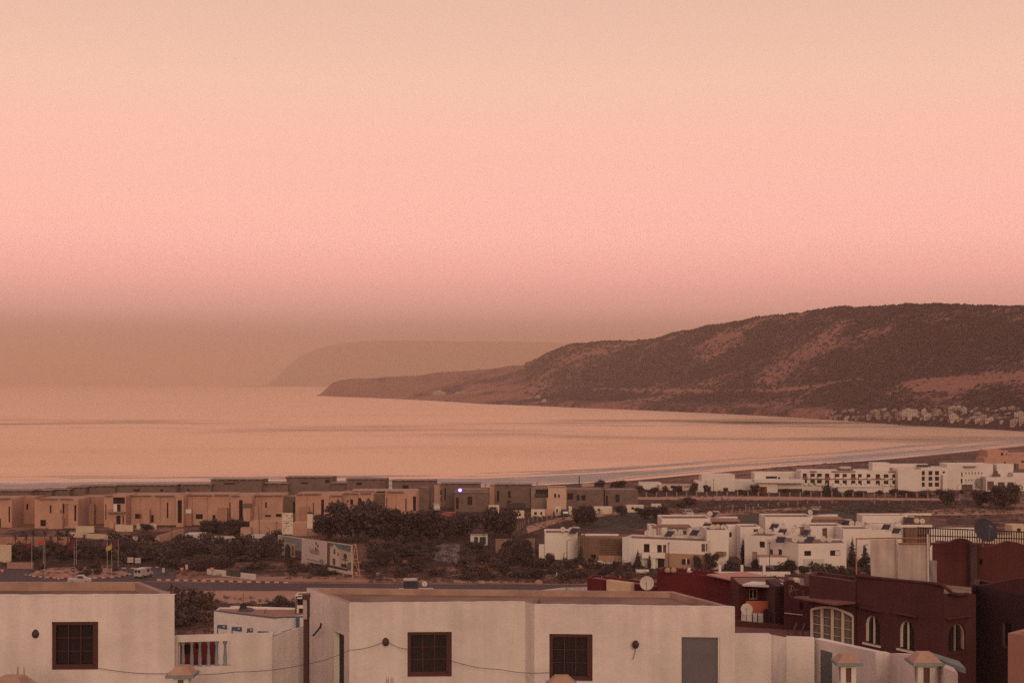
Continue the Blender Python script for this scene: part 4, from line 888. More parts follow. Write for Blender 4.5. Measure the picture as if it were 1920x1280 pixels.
def palm(px, yb, yt, label, D=None, fat=1.0):
    x, y, z = G(px,yb) if D is None else (xt(px,D),D,gz(xt(px,D),D)); H = zt(yt,y)-z; s_ = max(H,2.6)*fat
    t = thing('palm_tree', label, 'palm tree', (x,y,z), 'palm trees'); t.scale = (s_,s_,H/1.02); t.rotation_euler = (0,0,random.random()*6)
    for nm, me in zip(('trunk','fronds'), random.choice(PALMS)): o = bpy.data.objects.new(nm, me); col.objects.link(o); o.parent = t

# ================================================================ roads, kerbs and open ground of the plain
ASPH = mat('asphalt', (.072,.050,.050), .9, .25, .15); PATHM = mat('sandy_path', (.38,.215,.145), .95, .25, .12); LAWN = mat('golf_lawn', (.046,.040,.026), .95, .35, .06); EARTH2 = mat('bare_earth', (.34,.185,.125), .95, .3, .1)
def patch(name, m, top, bot, n=40, rows=4, dz=.05, label=None):
    """ground sheet between two pixel curves, draped on the terrain"""
    ta, ba = np.array(top,float), np.array(bot,float); us = np.linspace(0,1,n+1)
    f = lambda A, u: (np.interp(u,np.linspace(0,1,len(A)),A[:,0]), np.interp(u,np.linspace(0,1,len(A)),A[:,1]))
    X = np.zeros((rows+1,n+1)); Y = X.copy(); Z = X.copy()
    for i, u in enumerate(us):
        (x0,y0),(x1,y1) = f(ta,u), f(ba,u)
        for j in range(rows+1):
            v = j/rows; p = G(x0+(x1-x0)*v, y0+(y1-y0)*v); X[j,i],Y[j,i],Z[j,i] = p[0],p[1],p[2]+dz
    o = grid_mesh(name,X[::-1],Y[::-1],Z[::-1],m); return tag(o, kind='structure')
patch('road', ASPH, [(-260,1090),(300,1091),(620,1094),(1100,1096),(1500,1099)], [(-260,1109),(300,1106),(560,1106),(1000,1106),(1500,1110)], 60, 2)
patch('road', ASPH, [(-120,1062),(60,1067),(230,1064),(330,1061)], [(-120,1089),(60,1090.6),(230,1090.6),(330,1085)], 30, 3, .06)
patch('roundabout_earth', EARTH2, [(50,1079),(85,1066),(150,1063),(215,1066),(247,1077)], [(50,1079.5),(85,1082.5),(150,1084),(215,1082),(247,1077.5)], 24, 3, .16)
patch('sandy_path', PATHM, [(300,1109),(420,1108),(560,1108)], [(300,1118),(420,1131),(560,1133)], 20, 3, .05)
patch('sandy_path', EARTH2, [(380,1083),(560,1080),(760,1084),(1000,1090)], [(380,1087),(560,1090),(760,1091.5),(1000,1094)], 30, 2, .04)
patch('car_park', mat('grey_paving',(.19,.145,.13),.9,.2,.2), [(815,1022),(835,1019),(862,1020)], [(806,1048),(830,1054),(860,1056)], 10, 4, .05)
patch('golf_lawn', LAWN, [(1070,984),(1110,971),(1165,962),(1232,957)], [(1070,985),(1130,993),(1190,993),(1240,982)], 24, 5)
patch('golf_lawn', LAWN, [(1360,968),(1430,963),(1520,958),(1640,956)], [(1360,985),(1430,985),(1520,980),(1640,966)], 24, 5)
patch('golf_lawn', LAWN, [(1560,948),(1660,943),(1760,947)], [(1560,958),(1660,955),(1760,949)], 24, 3)
patch('golf_lawn', LAWN, [(1325,942),(1430,941),(1520,943)], [(1325,945),(1430,950),(1520,949)], 24, 3)
patch('sandy_path', PATHM, [(1190,932),(1350,929),(1560,932),(1800,935)], [(1190,936),(1350,938),(1560,937),(1800,939)], 40, 2)
patch('sandy_path', PATHM, [(985,985),(1060,968),(1110,963),(1240,951)], [(990,999),(1060,976),(1120,969),(1240,955)], 40, 2)
patch('sandy_path', PATHM, [(1250,964),(1330,960),(1430,955),(1540,948)], [(1250,970),(1330,967),(1430,961),(1540,953)], 30, 2)
patch('sandy_path', PATHM, [(1700,958),(1800,953),(1930,955)], [(1700,966),(1800,966),(1930,962)], 30, 2)
# striped kerbs
def kerb(label_n, pts, stripe=.8, h=.2, w=.28):
    mb = MB(); q = [Vector(G(*p)) for p in pts]; k = 0
    for a, b in zip(q,q[1:]):
        L_ = (b-a).length; n = max(1,round(L_/stripe)); d = (b-a)/n; s_ = Vector((-d.y,d.x,0)).normalized()*w
        for i in range(n):
            p = a+d*i; e = a+d*(i+1)-d*.012; z0 = 9.9
            mb.quadbox([(p.x,p.y,z0),(e.x,e.y,z0),(e.x+s_.x,e.y+s_.y,z0),(p.x+s_.x,p.y+s_.y,z0),(p.x,p.y,10.02+h),(e.x,e.y,10.02+h),(e.x+s_.x,e.y+s_.y,10.02+h),(p.x+s_.x,p.y+s_.y,10.02+h)], k % 2); k += 1
    return tag(mb.build('kerb', [WHITEP, REDP]), kind='structure')
kerb('', [(294,1087.5),(420,1090.5),(540,1093)], 1.0, .28)
kerb('', [(46,1078),(60,1081),(85,1083.4),(112,1084.6),(150,1085.2),(190,1084.4),(222,1082.4),(246,1077.5)], .95, .28)
kerb('', [(228,1066),(262,1066.3),(306,1063.5)], .95, .25)

# ---- flags
def flag(px, yt, yb, c, label, drop=1.0):
    x, y, z = G(px,yb); H = zt(yt,y)-z; t = thing('flagpole', label, 'flag', (x,y,z), 'flags on the roundabout')
    m = MB(); m.tube([(x,y,z-.1),(x,y,z+H)],.055,6,r2=.035); m.build('pole', WHITEP, t)
    m = MB(); n, k = 7, 5; W_, Hf = 1.45, 1.0; g = {}
    for i in range(n+1):
        for j in range(k+1):
            u, v = i/n, j/k; g[i,j] = (x-.04-W_*u*.85, y+.16*math.sin(5*u+2*v), z+H-.05-Hf*v-(.95*u+.12*math.sin(6*u))*drop)
    for i in range(n):
        for j in range(k): m.face([g[i,j],g[i,j+1],g[i+1,j+1],g[i+1,j]])
    m.build('flag_cloth', mat('cloth_'+c[0], c[1], .8, .15, 2), t)
FR_ = ('red',(.22,.012,.02)); FM = ('dark_red',(.12,.012,.02)); FGn = ('green',(.012,.065,.045)); FPu = ('purple',(.12,.03,.09)); FYe = ('yellow',(.38,.27,.05))
flag(59.5,1013,1067,FM,'dark red flag hanging limp at the left end of the row of flagpoles',1.4)
flag(81,1017,1066,FGn,'green flag on its white pole')
flag(84,1010,1086,('bright_red',(.42,.04,.04)),'bright red flag just above the green one',.5)
flag(139,1017,1067,FM,'dark red flag with its pole beside the no-entry sign')
flag(143,1005,1060,FM,'tall dark red flag behind the no-entry sign')
flag(201,1010,1072,FPu,'purple flag next to the yellow one')
flag(209.5,1018,1081,FYe,'yellow flag among the roundabout flags')
flag(221.5,1011,1062,FM,'dark red flag at the right end of the row, beside the direction signs',.7)
# ---- road signs
def sign_post(px, yb, yt, label, kind, D=None):
    x, y, z = G(px,yb); h = zt(yt,y)-z; t = thing('road_sign', label, 'road sign', (x,y,z), 'road signs'); s_ = F/y
    m = MB(); m.tube([(x,y,z-.1),(x,y,z+h-.2)],.045,6); m.build('post', STEEL, t)
    if kind == 'yield':
        for r, yy, mm_ in ((.62,-.06,mat('sign_red',(.55,.06,.05),.5,.1)),(.36,-.085,WHITEP)):
            m = MB(); c = z+h-.35; tri = [(x-r*.87,c+r*.5),(x,c-r),(x+r*.87,c+r*.5)]
            m.face([(a,y+yy,b) for a,b in tri]); m.face([(a,y+yy+.02,b) for a,b in reversed(tri)]); m.build('plate', mm_, t)
    elif kind == 'noentry':
        ax = Matrix.Rotation(math.radians(90),3,'X')
        m = MB(); m.lathe([(.001,0),(.62,0),(.62,.03),(.001,.03)],(x,y-.06,z+h-.5),18,ax=ax); m.build('plate', mat('sign_ring',(.36,.28,.26),.5), t)
        m = MB(); m.lathe([(.001,0),(.52,0),(.52,.02)],(x,y-.095,z+h-.5),18,ax=ax); m.build('disc', mat('sign_dark_red',(.10,.015,.02),.5), t)
        m = MB(); m.box(x-.36,x+.36,y-.13,y-.12,z+h-.58,z+h-.42); m.build('bar', WHITEP, t)
    elif kind == 'rect':
        m = MB(); m.box(x-.28,x+.28,y-.06,y-.03,z+h-1.0,z+h); m.build('plate', mat('sign_grey',(.40,.34,.30),.6), t)
    elif kind == 'board':
        m = MB(); m.tube([(x+.9,y,z-.1),(x+.9,y,z+h-.2)],.045,6); m.build('post', STEEL, t)
        for k in range(2): m = MB(); m.box(x-.25,x+1.1,y-.08,y-.04,z+h-.58-.62*k,z+h-.02-.62*k); m.build('plate', WHITEP, t)
for a in ((4,1078,1066,'give-way triangle at the left edge of the roundabout','yield'),(110,1086,1081,'low give-way triangle in front of the roundabout','yield'),(137.5,1084,1063,'round no-entry sign in front of the flagpoles','noentry'),
          (241,1064,1044,'left of the two white direction boards by the junction','board'),(255,1064,1045,'right of the two white direction boards by the junction','board'),(306.5,1086,1064,'narrow grey sign seen from behind at the junction','rect'),
          (341,1078,1063,'give-way triangle on the kerb island','yield'),(350,1078,1058,'grey sign beside the kerb island triangle','rect'),(397.5,1078,1063,'give-way triangle in front of the low white wall','yield'),(668,1081,1071,'small sign under the end of the billboard','yield'),(708,1080,1073,'small sign on the verge right of the billboard','rect')):
    sign_post(a[0],a[1],a[2],a[3],a[4])

# ---- vehicles
TYRE = mat('tyre',(.02,.017,.017)); CARGLASS = mat('car_glass',(.03,.025,.028),.15,.1,2,spec=.6)
def vehicle(name, label, cat, px, yb, rz, paint, kind='van', sc=1.0):
    x, y, z = G(px,yb); t = thing(name, label, cat, (0,0,0)); m = MB()
    prof = {'van': [(-2.1,.45),(-2.1,1.75),(-1.95,1.9),(.75,1.88),(1.3,1.22),(2.05,1.0),(2.12,.45)], 'pickup': [(-2.3,.5),(-2.3,1.05),(-.5,1.05),(-.45,1.7),(.6,1.7),(1.15,1.12),(2.2,1.0),(2.25,.5)],
            'car': [(-2.0,.4),(-2.05,.95),(-1.6,1.0),(-1.0,1.45),(.35,1.45),(1.0,.98),(1.95,.85),(2.0,.4)], 'truck': [(-3.2,.6),(-3.2,2.6),(1.1,2.6),(1.1,2.3),(2.4,2.25),(2.6,1.3),(2.65,.6)]}[kind]
    w = 1.1 if kind == 'truck' else .85; n = len(prof)
    wf = lambda zz: w if zz < 1.05 else w-.10*min(1,(zz-1.05)/.7)
    Lp = [(a,-wf(b),b) for a,b in prof]; Rp = [(a,wf(b),b) for a,b in prof]
    m.face(Lp[::-1] if False else Lp); m.face(Rp[::-1])
    for i in range(n): j = (i+1) % n; m.face([Lp[j],Lp[i],Rp[i],Rp[j]])
    m.build('body', paint, t)
    def win(pts):
        q = MB(); q.face(pts); q.build('window', CARGLASS, t)
    if kind in ('van','truck'):
        zz = prof[1][1]; zb_ = 1.1 if kind == 'van' else 1.5; xr = prof[0][0]
        if kind == 'van':
            for s_ in (-1,1): win([(xr-.012,s_*.07,zb_),(xr-.012,s_*.68,zb_),(xr-.012,s_*.62,1.68),(xr-.012,s_*.07,1.68)])
            for s_ in (-1,1): win([(.0,s_*(w+.005),1.12),(.95,s_*(w+.005),1.12),(.6,s_*(w-.06),1.66),(.0,s_*(w-.06),1.66)])
            win([(.85,-.72,1.76),(1.26,-.78,1.27),(1.26,.78,1.27),(.85,.72,1.76)])
        else: win([(2.46,-.95,2.1),(2.6,-.98,1.45),(2.6,.98,1.45),(2.46,.95,2.1)])
    elif kind == 'car':
        win([(.42,-.66,1.42),(.96,-.72,1.03),(.96,.72,1.03),(.42,.66,1.42)]); win([(-1.56,.72,1.03),(-1.06,.66,1.42),(-1.06,-.66,1.42),(-1.56,-.72,1.03)])
        for s_ in (-1,1): win([(-1.3,s_*(w+.005),1.05),(.8,s_*(w+.005),1.05),(.35,s_*(w-.055),1.4),(-.95,s_*(w-.055),1.4)])
    else:
        win([(.66,-.66,1.64),(1.08,-.72,1.17),(1.08,.72,1.17),(.66,.66,1.64)])
        for s_ in (-1,1): win([(-.35,s_*(w+.005),1.12),(.95,s_*(w+.005),1.12),(.6,s_*(w-.06),1.62),(-.35,s_*(w-.06),1.62)])
    for ax_ in (-1.35,1.35):
        for s_ in (-1,1):
            q = MB(); r = .45 if kind == 'truck' else .33; rr_ = Matrix.Rotation(math.radians(90),3,'X'); q.lathe([(.001,-.1),(r,-.1),(r,.1),(.001,.1)],(ax_,s_*(w-.08),r),12,ax=rr_); wl = q.build('wheel', TYRE, t)
            q = MB(); q.lathe([(.001,-.115),(r*.55,-.115),(r*.55,.115),(.001,.115)],(ax_,s_*(w-.08),r),10,ax=rr_); q.build('rim', STEEL, wl)
    for s_ in (-1,1): q = MB(); q.box(prof[-1][0]-.06,prof[-1][0]+.01,s_*w*.75-.14,s_*w*.75+.14,.72,.86); q.build('headlight', WHITEP, t)
    t.location = (x,y,z+.05); t.rotation_euler = (0,0,rz); t.scale = (sc,sc,sc); return t
CARW = mat('car_white',(.36,.32,.30),.35,.08,2,spec=.5); CARR = mat('car_red',(.22,.02,.03),.4,.1,2); CARD = mat('car_dark',(.05,.045,.05),.35,.1,2,spec=.5)
vehicle('white_van','white van seen from behind at the junction beside the direction signs','van',269,1082,math.radians(72),CARW,'van',1.1)
vehicle('white_pickup','white pickup half hidden behind the roof of the left house','pickup',150,1094,math.radians(5),CARW,'pickup',1.05)
vehicle('white_car','white car parked on the sandy track behind the white villas','car',1290,967,math.radians(-80),CARW,'car',1.35)
vehicle('red_truck','dark red lorry at the building site behind the big trees','truck',840,972,math.radians(185),CARR,'truck',.75)
vehicle('white_truck','white lorry cab between the unfinished villas','truck',818,958,math.radians(-80),mat('truck_grey',(.40,.34,.30),.6),'truck',.9)
vehicle('dark_car','dark car parked in front of the terracotta villa wall','car',1295,1066,math.radians(4),CARD,'car',1.0)
vehicle('dark_blue_cabin_truck','dark blue lorry parked among the site cabins','truck',1059,968,math.radians(-85),mat('navy',(.03,.028,.045),.5),'truck',.8)

# ---- billboard
a = Vector(P(521,1002,345)); b = Vector(P(660,1021,304)); zb0, zb1 = zt(1051,345), zt(1077,304)
BW = Vector((b.x-a.x,b.y-a.y,0)); BL = BW.length; bn = Vector((BW.y,-BW.x,0)).normalized()
def bp(u, v, off=0): 
    p = Vector((a.x,a.y,0))+BW*u; z = (zb0*(1-u)+zb1*u)*(1-v)+(a.z*(1-u)+b.z*u)*v; return (p.x+bn.x*off,p.y+bn.y*off,z)
bb = thing('billboard', 'long three-panel property billboard on steel trusses among the scrub', 'billboard', (b.x,b.y,10))
PAN = mat('billboard_white',(.50,.42,.37),.7,.1,.3)
for k, (u0,u1) in enumerate(((0,.355),(.36,.68),(.685,1))):
    m = MB(); m.quadbox([bp(u0,0,0),bp(u1,0,0),bp(u1,0,-.15),bp(u0,0,-.15),bp(u0,1,0),bp(u1,1,0),bp(u1,1,-.15),bp(u0,1,-.15)]); m.build('panel', PAN, bb)
panels = [c for c in bb.children]
def pr(k, pts, m, off=.02, nm='print'):
    q = MB(); q.face([bp(u,v,off) for u,v in pts]); q.build(nm, m, panels[k])
def rc(u0,v0,u1,v1): return [(u0,v0),(u1,v0),(u1,v1),(u0,v1)]
INK = lambda k,c: mat('ink_'+k,c,.7,.15,.4)
sk = INK('sky',(.19,.22,.20)); bei = INK('beige',(.40,.29,.21)); dk = INK('dark',(.045,.035,.035)); pu = INK('plum',(.10,.045,.055)); brn = INK('brown',(.13,.075,.055)); grn = INK('green',(.10,.13,.06)); nav = INK('navy',(.05,.06,.075)); gry = INK('grey',(.24,.19,.17))
pr(0,rc(.01,.16,.35,.97),bei,.02); pr(0,[(.06,.80),(.35,.72),(.35,.97),(.06,.97)],sk,.03); pr(0,[(.25,.3),(.35,.3),(.35,.97),(.29,.97),(.25,.6)],sk,.035)
for v in (.75,.58,.40): 
    for u in (.015,.065): pr(0,rc(u,v,u+.03,v+.10),dk,.04)
pr(0,[(.11,.22),(.19,.22),(.19,.55),(.175,.66),(.15,.71),(.125,.66),(.11,.55)],dk,.045); pr(0,rc(.05,.14,.34,.24),dk,.05); pr(0,rc(.26,.2,.345,.52),pu,.05); pr(0,[(.03,.13),(.33,.13),(.33,.19),(.08,.2)],pu,.06); pr(0,rc(.21,.3,.235,.66),brn,.05); pr(0,rc(.305,.62,.315,.80),brn,.05)
for cx_, cv, su, sv in ((.548,.88,.009,.085),(.572,.80,.009,.07),(.545,.68,.012,.085),(.57,.66,.007,.06)):
    pr(1,[(cx_+su*math.cos(t_),cv+sv*math.sin(t_)*.8) for t_ in [k*.5236 for k in range(12)]],nav,.03,'logo')
def lettering(text, u, v, h, m, k):
    cu = bpy.data.curves.new('txt','FONT'); cu.body = text; cu.size = h; cu.extrude = .005; o = bpy.data.objects.new('txt',cu); me = bpy.data.meshes.new_from_object(o); bpy.data.objects.remove(o)
    me.materials.clear(); me.materials.append(m); o = bpy.data.objects.new('lettering', me); col.objects.link(o); o.parent = panels[k]
    X = BW.normalized(); slope = ((zb1-zb0)/BL+(b.z-a.z)/BL)/2; X = (X+Vector((0,0,slope))).normalized(); Zv = Vector((0,0,1)); Nv = X.cross(Zv).normalized()
    p = Vector(bp(u,v,.06))-Vector(bb.location); M_ = Matrix((( X.x,Zv.x,Nv.x),(X.y,Zv.y,Nv.y),(X.z,Zv.z,Nv.z))).to_4x4(); M_.translation = p; o.matrix_local = M_
lettering('Tadouart',.455,.52,1.75,INK('rose',(.22,.13,.12)),1); lettering('HOE',.595,.20,1.35,dk,1)
pr(1,[(.42,.245),(.585,.225),(.585,.265),(.42,.285)],gry,.03); pr(1,[(.43,.13),(.64,.09),(.64,.13),(.43,.18)],gry,.03); pr(1,[(.45,.05),(.55,.04),(.55,.10),(.45,.11)],gry,.03)
pr(2,rc(.69,.12,.985,.97),INK('pale',(.42,.34,.26)),.02); pr(2,[(.73,.86),(.985,.74),(.985,.97),(.73,.97)],INK('teal',(.10,.15,.145)),.03); pr(2,[(.69,.15),(.725,.15),(.73,.97),(.695,.97)],brn,.035)
pr(2,[(.735,.2),(.85,.2),(.85,.74),(.785,.95),(.735,.72)],PAN,.04); pr(2,[(.79,.60),(.80,.60),(.80,.74),(.79,.80),(.775,.74),(.775,.6)],brn,.05); pr(2,rc(.825,.56,.84,.68),brn,.05); pr(2,rc(.765,.22,.80,.45),brn,.05)
pr(2,[(.92+.022*math.cos(t_),.58+.10*math.sin(t_)) for t_ in [k*.6283 for k in range(10)]],dk,.05); pr(2,rc(.917,.25,.923,.5),dk,.05); pr(2,rc(.88,.44,.95,.48),brn,.05); pr(2,rc(.87,.2,.94,.32),dk,.045); pr(2,[(.94,.14),(.99,.14),(.99,.42),(.95,.38)],grn,.04); pr(2,[(.69,.12),(.95,.10),(.95,.17),(.69,.2)],dk,.055)
BST = mat('truss_paint',(.46,.29,.20),.6,.15,2)
def strut(p, q, r=.1): m = MB(); m.tube([p,q],r,5); m.build('truss_strut', BST, bb)
e0 = Vector(bp(1,1,-.2)); e1 = Vector(bp(1,0,-.2)); bk = Vector((2.2,3.4,0))
strut(bp(1.004,1,0),(e1.x,e1.y,9.8)); strut(e0,e0+bk*.25,.09); strut(e0+bk*.25,(e1.x+bk.x*.62,e1.y+bk.y*.62,9.8)); mid = Vector(bp(1,.5,-.2)); strut(mid,mid+bk*.42,.08); strut(e0+bk*.22,mid,.08); strut(mid,(e1.x+bk.x*.56,e1.y+bk.y*.56,e1.z+.2),.08); strut((e1.x,e1.y,e1.z-.3),(e1.x+bk.x*.6,e1.y+bk.y*.6,e1.z-.3),.07)
for u in (.05,.2,.36,.52,.68,.76,.88): q = bp(u,0,-.3); strut((q[0],q[1],9.8),(q[0],q[1],q[2]+.2),.1)
for u in (.70,.80): p_, q_ = bp(u,0,-.3), bp(u+.08,0,-.3); strut((p_[0],p_[1],10.2),(q_[0],q_[1],q_[2]),.06)

# ---- tall site boards behind the billboard
def site_board(label, x0, x1, yt, yb, D, yg, dark_top=False):
    t = thing('site_board', label, 'sign board', (xt(x0,D),D,gz(xt(x0,D),D)))
    m = MB(); m.box(xt(x0,D),xt(x1,D),D,D+.12,zt(yb,D),zt(yt,D)); m.build('panel', mat('board_cream',(.56,.47,.38),.8,.12,.6), t)
    if dark_top: m = MB(); m.box(xt(x0,D),xt(x1,D),D-.03,D+.15,zt(yt,D)+.01,zt(yt-3.5,D)); m.build('header', BLACKM, t)
    for x_ in (x0+2,x1-2): m = MB(); m.box(xt(x_,D)-.08,xt(x_,D)+.08,D+.13,D+.28,gz(xt(x_,D),D)-.2,zt(yt+3,D)); m.build('post', STEEL, t)
    m = MB(); m.tube([(xt(x0,D)-.2,D+1.6,gz(xt(x0,D),D)),(xt(x0+2,D),D+.25,zt(yt+14,D))],.07,5); m.build('brace', STEEL, t)
    return t
sb = site_board('tall cream site board covered in small print above the billboard', 529,549,961,1001,352,1010); rr2 = random.Random(5)
for i in range(10):
    for j in range(4): 
        if rr2.random() < .6: m = MB(); m.box(xt(531+j*4.3,352),xt(534+j*4.3,352),351.975,351.99,zt(968+i*3.1,352),zt(966.8+i*3.1,352)); m.build('print', gry, sb)
for px, py in ((537,965),(547,965.5),(537,979)): m = MB(); m.box(xt(px,352),xt(px+2,352),351.95,351.97,zt(py+2,352),zt(py,352)); m.build('print', dk, sb)
site_board('narrow cream site board with a dark header beside the tall one', 576,586,963,990,368,1000,True)
# ================================================================ tan villas along the left
def villa(label, x0, x1, ytop, D, depth, ops, wm=TAN, D1=None, eave=True, group='tan villas under construction', name='tan_villa', rm=None, hgt=None):
    h = bl(name,label,'villa',x0,x1,ytop,D,depth,ops,D1=D1,wm=wm,rm=rm or mat('tan_roof',(.36,.235,.165),.95,.25,.3),par=(.3,.25),rev=.35,group=group)
    return h
def eave(h, x0, x1, y, D, over=.7, th=.22, m=None):
    mb = MB(); mb.box(xt(x0,D),xt(x1,D),D-over,D+.1,zt(y+th*F/D,D),zt(y,D)); mb.build('roof_slab', m or mat('slab_brown',(.20,.125,.095),.9), h)
v1 = villa('tan villa cut by the left edge, one tall slot window', -60,22,935,413,12,[O(15.8,949,18.8,979),O(-2,972,1.5,992)])
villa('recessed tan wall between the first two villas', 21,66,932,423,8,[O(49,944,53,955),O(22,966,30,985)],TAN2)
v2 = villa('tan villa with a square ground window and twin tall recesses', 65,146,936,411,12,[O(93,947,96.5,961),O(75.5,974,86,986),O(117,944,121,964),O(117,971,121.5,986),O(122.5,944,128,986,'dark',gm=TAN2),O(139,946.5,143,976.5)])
sub(v2,'porch_block',91,116.5,963,998,409,3,TAN); eave(v2,73,109,934,410.8); eave(v2,113,137,934,410.8)
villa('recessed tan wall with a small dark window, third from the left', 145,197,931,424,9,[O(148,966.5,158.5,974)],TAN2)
v3 = villa('tan villa with an open stair tower and a small balcony', 195,236,929.5,414,12,[O(197.3,945,199.3,974),O(212,932,234,944),O(219.5,945,226,958.5),O(218,966,226,982),O(229.5,966,232,982)])
sub(v3,'balcony_slab',201,233,959.5,961.5,412.4,1.5,CONC); sub(v3,'tower_panel',213,219,945,958.5,413.8,.15,WHITE); sub(v3,'balcony_rail',201,212,955,956,412.3,.1,STEEL)
v4 = villa('long tan villa wall with two low dark windows and a slot', 236,342,929,420,12,[O(253,963,265,972),O(283,965,288,979),O(312.5,942,315.5,971)])
v5 = villa('tan villa with a deep dark recess column and pale side panel', 330,344,927.5,415,10,[O(333,937,341,980)])
sub(v5,'side_panel',342.5,358,954.5,962,418,1,WHITE); sub(v5,'side_base',342.5,359,962,990,418.2,1,TAN2)
v6 = villa('wide tan villa behind the bushes with two small windows', 342,434,928,421,12,[O(367,963.5,380,972.5),O(398.5,965,404,973.5),O(430,942,432,972)]); eave(v6,341,397,927,420.6)
v7 = villa('tan villa with a dark recess and a small hooded porch', 433,472,929,418,12,[O(448,937,455,977)])
sub(v7,'porch',456,469,948,980,416,2,TAN); sub(v7,'porch_hood',455.5,470,944.5,951,415.6,2.6,GREYB)
v8 = villa('long tan villa with slit windows left of the site board', 471,530,928.5,424,12,[O(497,941,500.3,951.5),O(497,965,508,968.5),O(517,963,528,968.5)]); eave(v8,448,512,928,423.6)
villa('brown unrendered tower between two tan villas', 528,555,930,428,8,[O(549,940,553,962)],GREYB)
v9 = villa('tan villa with a tall dark recess behind the site boards', 554,640,926.5,425,12,[O(586.5,942,588.5,965),O(602,936,607.5,970),O(631,940,634.3,953)]); eave(v9,570,602,925,424.6); eave(v9,619,650,928,424.6)
v10 = villa('tan villa with three small windows just above the big tree', 639,700,925,430,12,[O(656.5,936,662,946),O(671.5,933,677,942)]); sub(v10,'railing',618,660,948,953,423.5,.3,TAN2)
villa('brown unrendered block right of the big tree top', 698,723,925,434,9,[],GREYB)
v11 = villa('pale tan villa end wall with slots, right of the big tree', 722,781,922,432,11,[O(724.3,933,726,958),O(760,934,762.2,960),O(774.3,930,780,958)])
sub(v11,'roof_slab',660,782,918.5,920.5,440,6,mat('slab_tan',(.38,.25,.18)))

for h_,x0_,x1_,y_,D_ in ((v1,-20,20,933.5,412.6),(v3,197,211,928.5,413.6),(v4,240,283,928,419.6),(v4,290,326,928.3,419.6),(v6,402,430,926.6,420.6),(v7,434,449,928,417.6),(v8,514,529,927.5,423.6),(v9,556,568,925.5,424.6),(v10,645,672,924,429.6),(v10,676,697,923.6,429.6),(v11,726,757,921,431.6)): eave(h_,x0_,x1_,y_,D_)
for h_,x_,y0_,y1_,D_ in ((v4,262,932,980,419.95),(v4,300,932,980,419.95),(v6,388,932,975,420.95),(v6,360,932,975,420.95),(v8,490,932,972,423.95),(v9,575,930,965,424.95),(v9,617,930,955,424.95),(v11,742,926,955,431.95)): sub(h_,'wall_joint',x_,x_+1.1,y0_,y1_,D_-.04,.1,TAN2)
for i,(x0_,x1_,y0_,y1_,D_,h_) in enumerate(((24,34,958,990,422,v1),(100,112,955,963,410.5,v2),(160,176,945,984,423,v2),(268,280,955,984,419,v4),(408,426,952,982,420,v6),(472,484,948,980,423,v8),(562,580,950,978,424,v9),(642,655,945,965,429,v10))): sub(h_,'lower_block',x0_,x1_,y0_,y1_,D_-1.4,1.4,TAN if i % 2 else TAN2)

# ================================================================ unfinished block villas behind and to the right
def shell(label, x0, x1, ytop, D, depth, ops=(), wm=GREYB, deck=True, D1=None, group='unfinished concrete villas'):
    h = bl('unfinished_villa',label,'villa',x0,x1,ytop+2.6 if deck else ytop,D,depth,ops,D1=D1,wm=wm,rm=CONC,par=(.3,.1),rev=.35,group=group)
    if deck:                                 # roof slab raised on stubs, light shows under it
        p = quad_plan(x0-1.5,D-.5,x1+1.5,(D1 or D)-.5,depth*.55); z1 = zt(ytop,D); mb = MB(); mb.prism(p,z1-.16,z1); mb.build('roof_slab', CONC, h)
        n = max(3,int((x1-x0)/13)); r = random.Random(int(x0))
        for i in range(n+1):
            px = x0+1+(x1-x0-2)*i/n+(r.random()-.5)*3*(0 < i < n); w = .15+.5*r.random(); mb = MB(); mb.box(xt(px,D)-w,xt(px,D)+w,D-.2,D+.2,zt(ytop+2.6,D)-.1,z1-.165); mb.build('stub_column', GREYB, h)
            mb = MB(); q = D+depth*.45; mb.box(xt(px,D)-w*.7,xt(px,D)+w*.7,q-.2,q+.2,zt(ytop+2.6,D)-.1,z1-.165); mb.build('stub_column', GREYB, h)
    return h
for x0,x1,y,D,ops,lab in ((-40,58,919,470,[],'unfinished villa roof at the far left under the sea line'),(61,96,918.5,478,[],'low unfinished roof beside the far left one'),(78,130,916.5,482,[],'unfinished roof with a gap-toothed slab, third from the left'),(126,160,912.5,486,[],'unfinished roof stepping up toward the centre, fourth from the left'),
        (147,216,910,490,[O(150,919,160,923)],'long unfinished villa top with a raised slab above the tan tower'),(213,330,908.5,492,[O(250,917,262,921),O(300,917,306,921)],'longest unfinished villa top left of centre'),(328,396,907.5,497,[O(350,917,356,920)],'unfinished villa top left of the raised block'),(395,491,898,500,[O(420,905,440,908)],'raised unfinished block standing above the left roofs'),(489,540,905.5,503,[],'low unfinished roof between the two raised blocks'),
        (537,623,893.5,505,[O(565,904,577,907),O(610,899,618,905)],'highest unfinished block left of the big tree'),(622,656,905,500,[],'low unfinished roof right of the highest block'),(650,723,897,492,[O(668,904,678,909)],'unfinished block just above the big tree'),(735,816,900,482,[O(755,909,766,916)],'dark unfinished villa with a full slab roof right of the big tree')):
    shell(lab,x0,x1,y,D,13,ops)
bl('unfinished_villa','squat unfinished block in front of the dark slab villa','villa',781,804,913,465,9,[],wm=GREYB,rm=CONC,group='unfinished concrete villas')
g2 = shell('unfinished villa with a bright violet lamp on its front',828,900,905.5,478,12,[O(833,915,836,937)]); bl('villa_side','pale rendered side wing of the violet-lamp villa','villa',814,829,909,481,10,[O(825.5,918,828.5,928),O(826,932,828,940)],wm=TAN,group='unfinished concrete villas')
g2b = bl('unfinished_porch','front block of the violet-lamp villa with two tall openings','villa',852,916,918,462,12,[O(855,932,860,954),O(876,930,886,947,'frame',CONC)],wm=GREYB,rm=CONC,group='unfinished concrete villas'); sub(g2b,'roof_band',851,917,920.5,923,461.7,.3,CONC)
